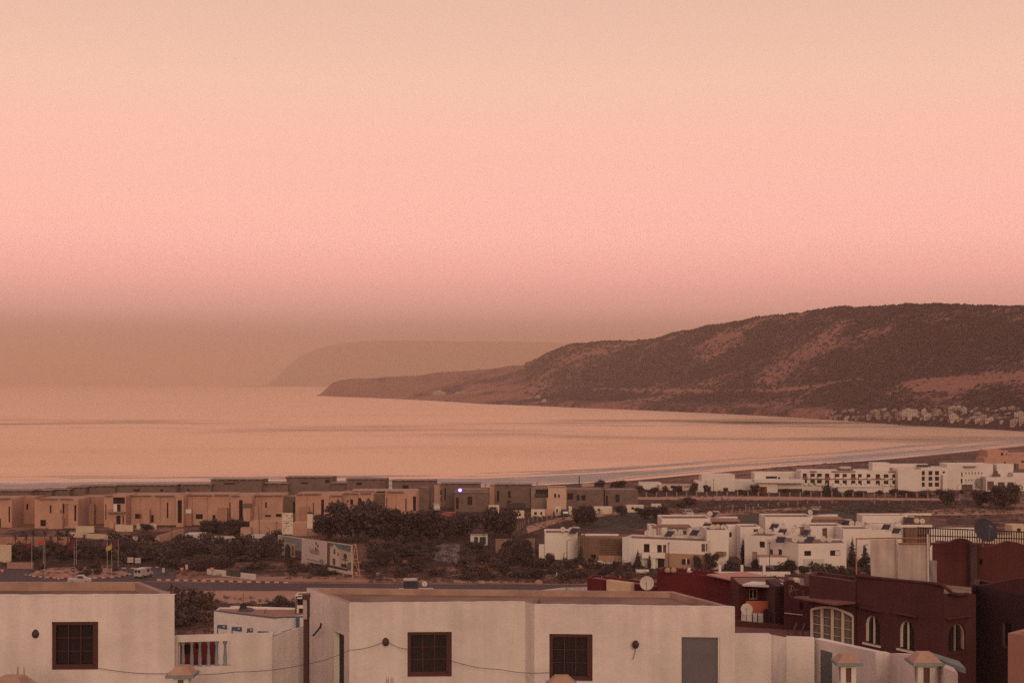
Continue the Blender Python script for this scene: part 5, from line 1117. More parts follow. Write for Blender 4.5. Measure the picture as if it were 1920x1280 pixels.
g3 = shell('unfinished villa with a tall slot right of the violet lamp',929,997,907.5,476,12,[O(931.5,920,936,940),O(952,920.5,957.5,933),O(951,938,958,942)]); bl('villa_side','pale rendered side wing right of the violet lamp','villa',918,930,911,478,10,[],wm=TAN,group='unfinished concrete villas')
sub(g3,'dark_screen',949,986,943,952,466,1,mat('dark_net',(.06,.045,.042)))
g4 = bl('unfinished_villa','small unfinished block with a framed open loggia','villa',996,1030,914,474,9,[O(1004,917,1029,932)],wm=CONC,rm=CONC,group='unfinished concrete villas'); sub(g4,'loggia_rail',1003,1030,925,931.5,473.4,.3,mat('dark_rail',(.07,.055,.045)))
bl('corner_villa','pale curved corner villa with two dark windows and a lower block','villa',1028,1062,914.5,470,10,[O(1039,925,1043,936),O(1046.5,926,1049.5,935)],wm=mat('pale_tan',(.50,.35,.26),.9,.12),group='unfinished concrete villas'); bl('corner_block','lower pale block below the curved corner villa','villa',1025.5,1061,935,464,5,[],wm=MATS['pale_tan'],group='unfinished concrete villas')
bl('unfinished_villa','brown unfinished villa with wide openings next to the pale corner villa','villa',1061,1132,917,474,11,[O(1064,924,1075,936),O(1081,928,1087,938),O(1090,928,1098,938)],wm=GREYB,rm=CONC,group='unfinished concrete villas')
bl('unfinished_villa','brown unfinished villa with narrow openings behind the right-hand cabins','villa',1134,1196,918,478,11,[O(1136,929,1140,948),O(1154,927,1162,941)],wm=GREYB,rm=CONC,group='unfinished concrete villas'); bl('sand_house','low pale house on the beach edge behind the two dark trees','house',1092,1135,909,560,8,[O(1103,912,1106,915)],wm=TAN,rm=TAN)
# violet work lamp
t = thing('work_lamp','small violet-white lamp shining on the front of an unfinished villa','lamp',P(862.5,918.5,460.6)); c = P(862.5,918.5,460.6)
m = MB(); m.lathe([(.001,.42),(.3,.3),(.42,0),(.3,-.3),(.001,-.42)],c,12); m.build('bulb', mat('violet_light',(.6,.4,.9),.5,0,1,emit=(.62,.42,1,8)), t, smooth=True)
m = MB(); m.lathe([(.44,-.06),(.66,-.2),(.70,.18),(.46,.36)],(c[0],c[1]+.3,c[2]),12,ax=Matrix.Rotation(math.radians(90),3,'X')); m.build('reflector', mat('violet_rim',(.25,.05,.5),.5,0,1,emit=(.22,.03,.6,1.2)), t)
m = MB(); m.tube([(c[0],c[1]+.4,c[2]),(c[0],c[1]+1.4,c[2]-.1)],.06); m.build('bracket', STEEL, t)

# ---- site cabins
def cabin(label, x0, x1, yt, yb, wins, m=WHITE, D=None, wm=None):
    D = D or G((x0+x1)/2,yb)[1]; h = bl('site_cabin',label,'cabin',x0,x1,yt,D,3,[O(a,yt+(yb-yt)*.28,b_,yt+(yb-yt)*.68) for a,b_ in wins],wm=m,rm=mat('cabin_roof',(.50,.42,.34)),par=(.1,.06),rev=.1,group='site cabins'); return h
CAB = mat('cabin_cream',(.56,.47,.37),.8,.1,.5)
cabin('cream site cabin with two windows right of the round tree',962,983,958,971,[(966.5,971),(973,977)],CAB); cabin('cream site cabin with two windows, second in the row',996,1022,955.5,969,[(1001.5,1006.5),(1013,1016.5)],CAB)
bl('cabin_sign','pinkish advertising panel between the site cabins','panel',1022.5,1037,954,448,.4,[],wm=mat('pink_panel',(.50,.27,.21)),par=(.05,.02)); cabin('narrow cream cabin beside the dark blue lorry',1040.5,1051.5,949.5,965.5,[(1043,1046)],CAB,D=450); cabin('cream cabin end right of the dark blue lorry',1066.5,1072.5,950,965,[],CAB,D=451)
cabin('cream cabin under the brown unfinished villa',1114,1148,950,961,[(1120.5,1125)],CAB,D=455); cabin('cream cabin furthest right in the row',1175,1207,947,958.5,[(1184,1189)],CAB,D=460); cabin('cream awning cabin below the violet-lamp villa',916,936,947.5,957,[(919,931)],CAB,D=458)
cabin('cream hut end beside the dark round tree',1222,1240,945,956,[],CAB,D=468)

# ---- low walls and sheds on the left
def wallb(label, x0, x1, yt, yb, m=TAN, D=None, D1=None, depth=.5, ops=(), name='low_wall', cat='wall'):
    D = D or G((x0+x1)/2,yb)[1]; return bl(name,label,cat,x0,x1,yt,D,depth,list(ops),D1=D1,wm=m,rm=m,par=(.1,.02),rev=.15)
PALE = mat('pale_plaster',(.50,.40,.29),.9,.15,.4); WSH = mat('shed_white',(.50,.46,.42),.8,.15,.4)
for a in (('pale boundary wall piece below the twin-recess villa',142,176,986,998,PALE),('pale boundary wall piece below the stair tower villa',216,249,984,996,PALE),('pale boundary wall piece left of the dark round bush',256,293,981.5,992,PALE),('pinkish wall stub below the balcony villa',205,213,978,990,TAN),
          ('low tan wall behind the flagpoles',-30,130,1006,1033,TAN2),('pale house wall at the left edge with a dark slit',-40,20.5,1021,1054,PALE),('low pinkish wall in front of the dark scrub, far left',13,62,1054,1066,mat('dusty_pink',(.30,.18,.14)))):
    wallb(*a)
wallb('long pale retaining wall behind the tallest flags',126,297,997,1024,PALE,D=388,D1=372)
wallb('long low tan wall running right from the retaining wall',297,345,1004,1018,TAN,D=372,D1=390)
sh = bl('shed','white shed with a slanted end among the bushes','shed',324,347,1007,378,5,[],D1=372,wm=WSH,rm=WSH,par=(.1,.02)); bl('shed','white box shed next to the slanted one','shed',347,379,1001,374,5,[O(350,1010,358,1014,'dark',gm=REDP)],wm=WSH,rm=WSH,par=(.1,.02))
bl('hoarding','long white hoarding with a dark door left of the billboard','hoarding',382,462,1005,372,.5,[O(415,1008,420,1017)],wm=WSH,rm=WSH,par=(.05,.01)); bl('hoarding','short white hoarding strip just left of the billboard','hoarding',465,505,1001,372,.4,[],wm=WSH,rm=WSH,par=(.05,.01))
bl('site_office','tan single-storey block behind the hoardings','house',468,532,978,386,6,[],wm=TAN,rm=TAN,par=(.2,.1)); bl('site_office','small tan cube in front of the single-storey block','house',451,470,989,378,3,[],wm=mat('dusty_tan',(.38,.25,.19)),par=(.2,.05)); bl('site_office','tan wall block behind the narrow site board','house',548,600,980,390,5,[],wm=TAN,rm=TAN,par=(.2,.1))
lw2 = bl('entrance_wall','low white entrance wall with a dark name panel by the road','wall',388,476,1066,312,.6,[],D1=303,wm=WSH,rm=WSH,par=(.1,.02))
mb = MB(); q = quad_plan(424,307.9,450,305.3,.1); mb.prism(q,10.3,zt(1068,307)); mb.build('name_panel', mat('panel_dark',(.07,.06,.055)), lw2)
kk = bl('kiosk','small white kiosk with green double doors in the scrub','kiosk',882,914,1004,367,4,[O(889,1006,896.5,1020,'dark',gm=mat('green_door',(.03,.075,.05))),O(899.5,1006,911,1020,'dark',gm=mat('green_door2',(.025,.05,.035)))],wm=WSH,rm=CONC,par=(.1,.05))
bl('garden_ruin','small dusty pink ruin behind the scrub left of the white villas','ruin',929,960,1013,350,4,[O(941,1019,945,1030)],wm=mat('dusty_pink2',(.24,.15,.12)),rm=CONC); bl('garden_ruin','smaller dusty pink ruin nearer the white villas','ruin',988,1003,1012,348,4,[O(993,1016,996,1030)],wm=mat('dusty_pink2',(.24,.15,.12)),rm=CONC)
bl('hidden_roof_house','flat roof just behind the central roof room carrying a water heater','house',745,810,1108,190,3,[],wm=WHITE,par=(.2,.1))

# ================================================================ white villas, 310-370 m
WV = mat('villa_white',(.66,.59,.525),.88,.10,.25,streak=.05); WIN_B = mat('brown_shutter',(.12,.07,.055),.7,.2,1)
def wv(label, x0, x1, yt, D, depth=8, ops=(), wm=WV, D1=None, rm=None, par=(.25,.35)):
    return bl('white_villa',label,'villa',x0,x1,yt,D,depth,list(ops),D1=D1,wm=wm,rm=rm or mat('villa_roof',(.20,.125,.10),.95,.3,.3),par=par,rev=.3,group='white villas')
w1 = wv('plain white villa at the left end of the group',1022,1083,998.5,338,9); sub(w1,'garden_wall',1010.5,1022,1020,1046,339,.5,WV)
w2 = wv('villa clad in brown boards beside the plain white one',1083,1167,1006,332,9,[O(1108,1039,1117,1046)],wm=WOOD,D1=329); sub(w2,'roof_wall',1090,1160,1001,1005,338,1,WV); sub(w2,'base_band',1122,1168,1041,1052,329.6,.25,TERRA,D1=328.6)
for i in range(8): sub(w2,'board',1088+i*4.2,1088.5+i*4.2,1008,1046,331.7-i*.13,.1,FRAME_R)
for i in range(9): sub(w2,'board',1124,1165,1011+i*3.2,1011.4+i*3.2,330.3,.1,FRAME_R,D1=328.9)
w3 = wv('long white villa with a balcony and a terracotta ground floor',1167,1326,1008,324,8,[O(1207,1019,1218,1035,'frame',WIN_B),O(1232,1021,1241,1036,'dark'),O(1243,1021,1249,1036,'dark',gm=WIN_B),O(1233,1047,1246,1064,'dark',gm=DARK),O(1315,1019,1322,1034,'dark',gm=WIN_B),O(1323.5,1019,1325.8,1033)],D1=317)
sub(w3,'balcony',1204,1247,1036.5,1046,319.6,1.6,WV); sub(w3,'shaded_bay',1167,1184,1006.5,1050,323.4,.5,mat('villa_white_shaded',(.55,.50,.48),.88,.1)); sub(w3,'pillar',1218,1229,1046,1066,319.8,.5,WV)  # shaded_bay: the wall's shade painted as a cooler white
gf = sub(w3,'ground_floor',1247.5,1325,1036.5,1066,319.9,.6,TERRA,D1=316.8)
for x0,x1 in ((1279.5,1285.5),(1288.5,1293)): sub(w3,'window',x0,x1,1047.5,1057,317.9,.3,GLASS)
sub(w3,'window_post',1286,1288,1047,1057.5,317.7,.3,WV)
w4 = wv('taller white block at the right end of the terracotta villa',1325,1366,993,320,9); sub(w4,'red_gate',1343.5,1355,1034,1043,318.5,.6,mat('rust_gate',(.20,.095,.07))); sub(w4,'grey_gate',1355.5,1362,1034,1042,318.5,.6,CONC)
wv('white roof-terrace wall behind the water heaters, left part',1255,1332,989.5,338,5,[O(1281,994.5,1287.5,1002,'dark',gm=WIN_B)])
w5 = wv('white stub tower with a brown canopy on the terracotta villa',1217,1231,985,336,5); sub(w5,'canopy',1224,1296,986.3,988.4,334.5,5,mat('slab_rust',(.24,.13,.10))); sub(w5,'canopy_post',1237,1239.5,988.4,1003,335,.3,TAN)
w6 = wv('set-back upper white villa over the terracotta one',1240.5,1332,971.5,352,10); sub(w6,'roof_parapet',1298,1383,968.5,975,362,1,WV); sub(w6,'roof_slab',1331.5,1388,975,978,355,6,mat('slab_rust2',(.30,.18,.135))); sub(w6,'wood_band',1331.5,1386,978,985,357,1,WOOD); sub(w6,'roof_slab',1363,1401,983.5,985.5,348,3,mat('slab_rust',(.24,.13,.10)))
wv('white passage wall with two small windows',1365,1392,986,344,4,[O(1367.5,997,1372,1006.5),O(1382.5,998,1388,1006.5)],rm=WV); wv('white block with a brown door beside the passage',1388,1426,987,338,7,[O(1413,991.5,1423,1001,'dark',gm=WIN_B)])
w8 = wv('white villa with a planted balcony',1396,1446,1002.5,325,9,[O(1424,1014.5,1434,1026),O(1410,1034,1420,1055,'dark',gm=TERRA)],D1=322); sub(w8,'balcony_wall',1424,1476,1045,1059,314.5,1.2,WV); sub(w8,'balcony_floor',1424,1476,1043,1045,315,4,TERRA)
D8, D9, D10 = 322, 312.5, 314; w9p = [(xt(1440,D8),D8),(xt(1497,D9),D9),(xt(1587,D10),D10),(xt(1587,D10)+.8,322),(xt(1440,D8)+1,330)]
w9 = poly_house('white_villa','white corner villa with two brown-shuttered windows and a white gate','villa',w9p,9.6,zt(1019,D9),{0:[O(1442,1029,1449,1040),O(1458,1029,1466,1041)],1:[O(1508,1032,1521,1041.5,'frame',WIN_B),O(1556.5,1031,1575.5,1041.5,'frame',WIN_B)]},wm=WV,rm=MATS['villa_roof'],par=(.25,.3),rev=.3,group='white villas')
sub(w9,'gate',1507,1545,1047.5,1063,312.4,.3,WSH); sub(w9,'shutter',1565,1575,1032,1041,313.9,.2,FRAME_W)
w10 = wv('set-back upper white villa in the middle of the group',1435,1524,968.5,352,9); sub(w10,'wood_band',1523.5,1570,973.5,987.5,351,2,WOOD); sub(w10,'roof_parapet',1487,1571,966,971,361,1,WV,D1=364); sub(w10,'roof_slab',1523,1582,971.8,973.8,352,6,MATS['slab_rust2'])
wv('white terrace wall under the middle upper villa',1452,1500,990,340,4,[]); wv('open loggia behind the middle water heaters',1494,1521,985,345,3,[O(1497,987,1518.5,1001,'dark',gm=TERRA)])
wv('white block with a tall brown door and two windows',1519,1583,985.5,338,8,[O(1542,989.5,1551,1012,'dark',gm=WIN_B),O(1566,999.5,1574,1008.5),O(1576.5,1000,1581,1008.5)])
wv('tall plain white wall left of the canvas screens',1581,1634,991,329,8); wv('white roof-terrace block left of the canvas screens, upper',1617,1702,966,362,6); w11 = wv('low white terrace behind the canvas screens',1630,1690,981,352,5); wv('white terrace parapet right behind the canvas screens',1604,1672,996,336,4)
w12 = wv('last upper white villa at the right end of the group',1698,1746,969.5,360,6,wm=WOOD); sub(w12,'roof_parapet',1664,1746,962.5,966,368,1,WV); sub(w12,'terrace_wall',1672,1748,984,988,345,1,WV)
wallb('long white garden balustrade beyond the iron roof fence',1744,1832,989,1012,WV,D=290); wallb('pale garden wall beyond the big dark dish',1832,1908,1003,1022,PALE,D=270); bl('small_house','pale small house at the right edge beyond the iron fence','house',1898,1935,985,330,5,[O(1907,990,1914,998)],wm=PALE,rm=PALE)
# garden wall with white gateposts in front
t = wallb('low pale garden wall with square posts in front of the villas',1330,1482,1071.5,1076,WV,D=308)
for px in (1350,1391.5,1433): sub(t,'post',px-2.4,px+2.4,1059,1078,307.6,.5,WV)
wallb('low white garden wall left of the maroon house',1192,1217,1067.5,1074,WV); wallb('pale bench wall in front of the board-clad villa',1120,1150,1050.5,1057,WV)
for px, yb, yt in ((1158,1076,1054),(1131,1062,1047),(1263,1070,1062)): pass

# ---- roof fittings: dishes and solar water heaters
drng = random.Random(3); dish_m = {}
def small_dish(px, py, r, D, label):
    c = P(px,py,D); k = drng.randint(0,3)
    if k not in dish_m:
        mb = MB(); q = Vector((.3-.2*k,-1,.35)).to_track_quat('Z','Y').to_matrix(); pf = [(max(.001,j/5),.2*(j/5)**2) for j in range(6)]; mb.lathe(pf+[(a,z-.03) for a,z in reversed(pf)],(0,0,0),14,ax=q); tip = q@Vector((0,0,.8)); low = q@Vector((0,-.9,.18))
        m2 = MB(); m2.tube([low,tip],.03,4); m2.tube([tip,tip*1.15],.08,5); m3 = MB(); m3.tube([(0,.1,0),(0,.25,-.4),(0,.25,-1.5)],.06,5)
        dish_m[k] = (mb.mesh('reflector',DISHM,smooth=True), m2.mesh('feed_arm',STEEL), m3.mesh('mast',STEEL))
    t = thing('satellite_dish',label,'satellite dish',c,'satellite dishes on the white villas'); t.scale = (r,r,r)
    for nm, me in zip(('reflector','feed_arm','mast'),dish_m[k]): o = bpy.data.objects.new(nm,me); col.objects.link(o); o.parent = t
DS = [(1055.5,992,336,'left of the pair on the plain white villa'),(1070,993,337,'right of the pair on the plain white villa, behind the heater'),(1213,999,322,'at the left end of the terracotta villa roof'),(1225,998,325,'beside the white stub tower'),(1264,996,330,'left of the small brown roof door'),(1276,997,331,'right beside the small brown roof door'),
      (1336.5,988,326,'left of three on the taller white block'),(1346,987.5,327,'middle of three on the taller white block'),(1356,988,326,'right of three on the taller white block'),(1427,995,332,'left of two beside the brown roof door'),(1438.5,996,331,'right of two beside the brown roof door'),(1468.5,983,347,'high on the wall of the middle upper villa'),(1486.5,993,336,'in front of the open loggia'),
      (1490.5,1011,316,'first of two in the middle of the corner villa roof'),(1502.5,1010.5,317,'second of two in the middle of the corner villa roof'),(1543.5,1010,319,'below the tall brown door on the corner villa roof'),(1555.5,1011,318,'right of the tall brown door on the corner villa roof'),(1597,981,350,'small one right of the wood band'),(1608,982,349,'large one on the terrace left of the screens'),(1615,983,349,'overlapping its neighbour left of the screens'),
      (1628,987,345,'left of the pair above the canvas screens'),(1636,987,345,'right of the pair above the canvas screens'),(1675,985,344,'above the seam of the canvas screens'),(1719,976,357,'left of two on the last wood-clad villa'),(1729.5,976.5,357,'right of two on the last wood-clad villa'),(1519,960,362,'beside the heater on the middle upper villa roof'),(1331,963,362,'beside the heater on the left upper villa roof')]
for px, py, D, s_ in DS: small_dish(px,py,drng.uniform(.58,.74),D,'pale dish '+s_)
heat_m = None
def heater(px, py, D, label, rz=None):
    """solar water heater: tilted panel, tank, stand"""
    global heat_m
    if heat_m is None:
        m1 = MB(); m1.quadbox([(-.95,-.9,.15),(.95,-.9,.15),(.95,.55,1.15),(-.95,.55,1.15),(-.95,-.95,.22),(.95,-.95,.22),(.95,.5,1.22),(-.95,.5,1.22)])
        m2 = MB(); q = Matrix.Rotation(math.radians(90),3,'Y'); m2.lathe([(.001,-.95),(.2,-.93),(.26,-.85),(.26,.85),(.2,.93),(.001,.95)],(0,.75,1.35),12,ax=q)
        m3 = MB()
        for x in (-.8,.8): m3.tube([(x,.85,0),(x,.75,1.2)],.03,4); m3.tube([(x,-.85,0),(x,-.85,.2)],.03,4); m3.tube([(x,.85,.02),(x,-.85,.02)],.03,4)
        heat_m = (m1.mesh('solar_panel',PANELM),m2.mesh('tank',WHITEP,smooth=True),m3.mesh('stand',STEEL))
    c = P(px,py+5,D); t = thing('water_heater',label,'water heater',c,'solar water heaters'); t.rotation_euler = (0,0,rz if rz is not None else math.radians(drng.uniform(-50,-25)))
    for nm, me in zip(('solar_panel','tank','stand'),heat_m): o = bpy.data.objects.new(nm,me); col.objects.link(o); o.parent = t
for px, py, D, s_ in ((1077,995,336,'on the plain white villa at the left end'),(1256,1001,323,'left one of two on the terracotta villa'),(1303,999,323,'right one of two on the terracotta villa'),(1325,986,336,'on the roof edge of the left upper villa'),(1339,964,362,'on the highest roof of the left upper villa'),(1452,987,342,'against the middle upper villa wall'),(1467,997,332,'behind the front pair on the corner villa'),(1464,1012,316,'front left one on the corner villa roof'),(1519,1012,316,'front right one on the corner villa roof'),
        (1511,998,338,'under the open loggia'),(1527,960,363,'on the highest roof of the middle upper villa'),(1588,980,352,'beside the wood band of the middle villa'),(1662,988,345,'left of the seam above the canvas screens'),(1681,995,338,'right behind the canvas screens'),(1705,974,358,'on the last villa beside two dishes')):
    heater(px,py,D,'solar water heater '+s_)
heater(770,1102,189,'solar water heater peeking over the central roof room',math.radians(8)); small_dish(796,1094,.38,189,'small tilted dish peeking over the central roof room')

# ================================================================ hotel strip
HW = mat('hotel_white',(.60,.535,.475),.88,.1,.2); HD = mat('hotel_shade',(.13,.075,.062),.8,.2,.5); HR = mat('hotel_red',(.26,.085,.06),.85,.15,.5)
def ht(label, x0, x1, yt, D, depth=9, ops=(), wm=HW, name='hotel_block', cat='hotel', rm=HW):
    return bl(name,label,cat,x0,x1,yt,D,depth,list(ops),wm=wm,rm=rm,par=(.3,.25),rev=.6,group='white hotel by the beach')
ht('low white wing at the left end of the hotel',1306,1320,902,548); ht('plain white hotel wing with a raised flat roof',1316,1378,889.5,552); ht('long low white hotel wing above the red doors',1377,1458,900.5,556)
h3 = ht('white hotel block with a long dark slot window',1415,1506,886,562,9,[O(1436,892.5,1457,897,'dark'),O(1459,894,1463,897.5),O(1481,894.5,1482.5,898)]); 
for px in (1424,1434,1440,1470,1490,1499): sub(h3,'roof_vent',px-1.6,px+1.6,883.5,886.2,563,.8,HW)
h3b = ht('white entrance block with red doors',1421,1457,904.5,543,8,[O(1422.5,912,1438,926,'dark',gm=mat('red_doors',(.26,.05,.035)))]); sub(h3b,'door_gap',1428,1432.5,912.5,926,542.9,.3,DARK)
h3c = ht('white overhanging hotel gallery over a dark undercroft',1457,1506,905.5,545,8,[O(1458.5,916,1504.5,926,'dark',gm=DARK)]); sub(h3c,'canopy',1415,1509,899.5,905,541,6,HW)
up_ = [(1505,1513),(1519.5,1528),(1532,1541),(1547,1555),(1565,1574),(1580,1588),(1596,1604),(1609,1616),(1625,1632),(1642,1650),(1657,1666),(1673,1681)]
h4 = ht('three-storey white hotel front with two rows of dark balconies',1502,1685,882,552,10,[O(a,887+.012*(a-1505),b_,896+.012*(a-1505)) for a,b_ in up_]+[O(a,899+.012*(a-1505),b_,908.5+.012*(a-1505)) for a,b_ in up_])
for i,(a,b_) in enumerate(up_): sub(h4,'balcony',a+(-2 if i % 3 else 2),b_-(3 if i % 2 else 0),905.5+.012*(a-1505),909+.012*(a-1505),550.8,1.1,HW); sub(h4,'balcony',a+2,b_+1.5,893.5+.012*(a-1505),896.4+.012*(a-1505),551,.9,HW if i % 3 else HR)
for a,b_ in ((1560,1604),(1667,1684),(1519,1532)): sub(h4,'red_cornice',a,b_,882.8,884.6,551.3,.6,HR)
sub(h4,'floor_band',1503,1684,897.3,898.6,551.6,.35,HR)
sub(h4,'roof_tower',1636,1668,867.5,886,556,6,HW); sub(h4,'roof_light',1576,1596,875,879,556,3,mat('roof_glass',(.40,.40,.38),.3)); sub(h4,'roof_light',1573,1600,879,881,555,4,BLACKM)
h5 = ht('hotel terrace podium with dark arcades',1563,1656,911.5,543,7,[O(1568,916,1569.5,926),O(1585,920,1594,928,'dark',gm=DARK),O(1604,920,1626,928,'dark',gm=DARK),O(1640,921.5,1654,926.5,'dark',gm=DARK)]); sub(h5,'podium_edge',1561,1656,911,913,542.5,.6,HW); sub(h5,'end_block',1655,1668,913.5,930,543,5,HW)
ht('blank white hotel end wall',1684,1728,880,548,9); h6 = ht('white hotel block with three rows of dark windows',1727,1777,876,553,9,[O(a,y,b_,y+8) for y in (882.5,893,904) for a,b_ in ((1728.5,1734),(1741,1748.5),(1753,1761))]+[O(1767.5,883,1772,887)]); sub(h6,'stair_wall',1768,1777,890,926,551,1.5,HW)
sub(h6,'roof_parapet',1668,1740,869.5,877,558,3,HW); sub(h6,'roof_light',1720,1745,871,874.5,557,2,BLACKM)
h7 = ht('large plain white hotel wing with a vertical slit',1776,1862,869.5,555,10,[O(1802.5,885,1805,893),O(1801.5,897,1805,906),O(1803,908,1824,920,'dark',gm=HD)]+[O(1810+i*6,884.5,1812+i*6,889,'dark',gm=mat('faint_recess',(.42,.36,.31))) for i in range(6)]+[O(1810+i*5.5,898,1812+i*5.5,902,'dark',gm=MATS['faint_recess']) for i in range(3)]); sub(h7,'glass_screen',1832,1844.5,896.5,913,553,.4,mat('grey_glass',(.20,.17,.16),.3)); sub(h7,'roof_light',1808,1831,873.5,875.5,553.5,1.5,mat('blue_grey_light',(.16,.16,.17),.4))
h8 = ht('low white hotel wing behind the dark round trees',1849,1902,894,549,8,[O(1851,902,1863.5,919,'dark',gm=HD),O(1871.5,903.5,1884,912,'dark',gm=HD),O(1889,903.5,1901,912,'dark',gm=HD)]); sub(h8,'roof_room',1869,1900,870,893,556,5,HW); sub(h8,'roof_plant',1863,1876,888.5,894,551,1.5,HD); sub(h8,'roof_chimney',1868,1871.5,883,889,551,1,HD)
ht('white hotel end wing at the right edge',1900,1945,886,551,8,[]); sub(ht('dark-roofed hotel annexe at the right edge',1899,1945,880,557,6,[],wm=HD),'roof_tank',1905,1910,869,880,558,2,HD)
tb = bl('beach_house','tan block by the beach above the hotel roofs','house',1852,1890,844,650,12,[O(1876.5,848.5,1881.5,853.5),O(1886,849,1888.5,853)],wm=TAN,rm=TAN); bl('beach_house','lower tan block by the beach, right edge','house',1846,1960,858,640,12,[O(1883,864.5,1885.5,869),O(1915,863,1920,867)],wm=TAN,rm=TAN); bl('beach_house','long tan roof by the beach at the right edge','house',1889,1960,850,655,12,[],wm=TAN,rm=TAN)
bl('beach_shed','white long shed left of the hotel','shed',1199,1240,904.5,560,6,[],wm=HW,rm=mat('shed_roof',(.20,.12,.10))); bl('beach_shed','low white building behind the hedge left of the hotel','shed',1236,1308,909,555,6,[O(1262,911,1270,914),O(1283,911,1292,913)],wm=mat('hotel_dusty',(.50,.40,.34)),rm=TAN)
# ---- fence posts along the hotel grounds
def fence(label, pts, n, h, m=CONC, w=.22, rail=True):
    q = [Vector(G(*p)) for p in pts]; t = thing('post_fence',label,'fence',q[0]); tot = sum((b_-a_).length for a_,b_ in zip(q,q[1:])); 
    def at_(s_):
        for a_,b_ in zip(q,q[1:]):
            l_ = (b_-a_).length
            if s_ <= l_: return a_.lerp(b_,s_/l_)
            s_ -= l_
        return q[-1]
    for i in range(n):
        p = at_(tot*i/(n-1)); mb = MB(); z = gz(p.x,p.y); mb.box(p.x-w,p.x+w,p.y-w,p.y+w,z-.3,z+h); mb.build('post', m, t)
    if rail:
        for k in (.35,.75): mb = MB(); pp = [at_(tot*i/40) for i in range(41)]; mb.tube([(p.x,p.y,gz(p.x,p.y)+h*k) for p in pp],.05,4); mb.build('rail', BARK, t)
fence('row of pale square fence posts in front of the hotel',[(1212,931.5),(1340,929.5),(1560,931),(1800,934)],31,1.7); fence('second row of pale posts along the golf path',[(1350,954),(1420,952),(1520,945),(1560,944)],11,1.5,w=.18); fence('short row of pale posts behind the villas',[(1373,964),(1395,962),(1412,958)],5,1.6,w=.18)
fence('curving row of thin posts left of the golf lawn',[(962,1000),(985,985),(1010,978),(1042,970),(1060,968)],14,1.7,w=.13); fence('row of thin posts along the sandy path in front of the cabins',[(1062,968),(1100,966),(1140,962),(1205,957)],13,1.6,w=.13); fence('row of pale posts right of the hotel path',[(1640,945),(1720,944),(1800,944)],7,1.5,w=.15)
# ================================================================ trees
GB = 'dark broad trees by the building site'; GH = 'trees along the hotel grounds'; GV = 'garden trees of the white villas'
for px,yb,yt,w,k,lab in ((668,1014,939,122,'wide','largest dark tree, spreading over the tan villas'),(742,1012,952,84,'wide','broad dark tree just right of the largest one'),(618,1012,961,68,'round','dark tree left of the largest one, behind the billboard'),(800,1014,955,86,'wide','dark tree in the middle of the broad group'),(868,1008,957,66,'round','dark tree below the violet lamp'),(936,1008,953,74,'wide','round dark tree at the right end of the broad group'),(842,1012,963,40,'round','small dark tree between two broad ones'),(713,1014,968,56,'round','dark tree in front of the two broadest'),(770,1014,968,56,'round','dark tree filling the gap right of the broadest')):
    tree(px,yb,yt,w,k,lab,GB)
for px,yb,yt,w,k,lab in ((1095,984,943,50,'wide','dark umbrella-shaped tree standing on the golf lawn edge'),(1237,980,946,38,'round','round dark tree at the right end of the golf lawn'),(1208,972,949,34,'round','small round tree left of the golf lawn end'),(1165,966,946,24,'round','small round tree in front of the cabins'),
        (1124,921,897.5,21,'round','left of the two dark trees on the beach edge'),(1159,920,898,30,'round','right of the two dark trees on the beach edge'),(1200,925,909,16,'round','small dark tree left of the long beach shed'),(1225,927,912,20,'round','dark shrub-like tree below the long beach shed'),(1249,926,909,14,'round','slim dark tree left of the hotel, first'),(1271,926,908,24,'round','bushy dark tree left of the hotel, second'),(1301,926,903,17,'round','tall dark tree at the left end of the hotel'),
        (1326,926,907,14,'round','small tree against the plain hotel wing, left'),(1361,925,913,10,'round','tiny ball tree against the plain hotel wing'),(1386,927,916,16,'round','low tree against the long hotel wing'),(1415,928,907,18,'round','dark tree left of the red hotel doors'),(1400,929,918,18,'round','low tree left of the red hotel doors'),(1553,930,905,18,'cone','dark conical tree at the corner of the balconied hotel front'),(1592,930,916,18,'round','round tree under the hotel podium, left'),(1615,930,919,26,'round','round tree under the hotel podium, right'),(1675,930,914,16,'round','dark tree at the right end of the hotel podium'),
        (1700,931,918,34,'round','low dark tree below the blank hotel wall'),(1735,931,922,26,'round','low dark tree below the three-row hotel block'),(1776,948,914,38,'round','round-crowned dark tree in front of the plain hotel wing'),(1838,950,918,36,'round','dark tree left of the largest right-hand tree'),(1884,955,905,66,'wide','largest dark tree on the right, hiding the hotel corner'),(1803,928,917,8,'round','small ball tree by the hotel slit window'),(1294,950,930,24,'round','dark tree on the track behind the villas'),(1275,952,940,22,'round','low tree beside the one on the villa track')):
    tree(px,yb,yt,w,k,lab,GH)
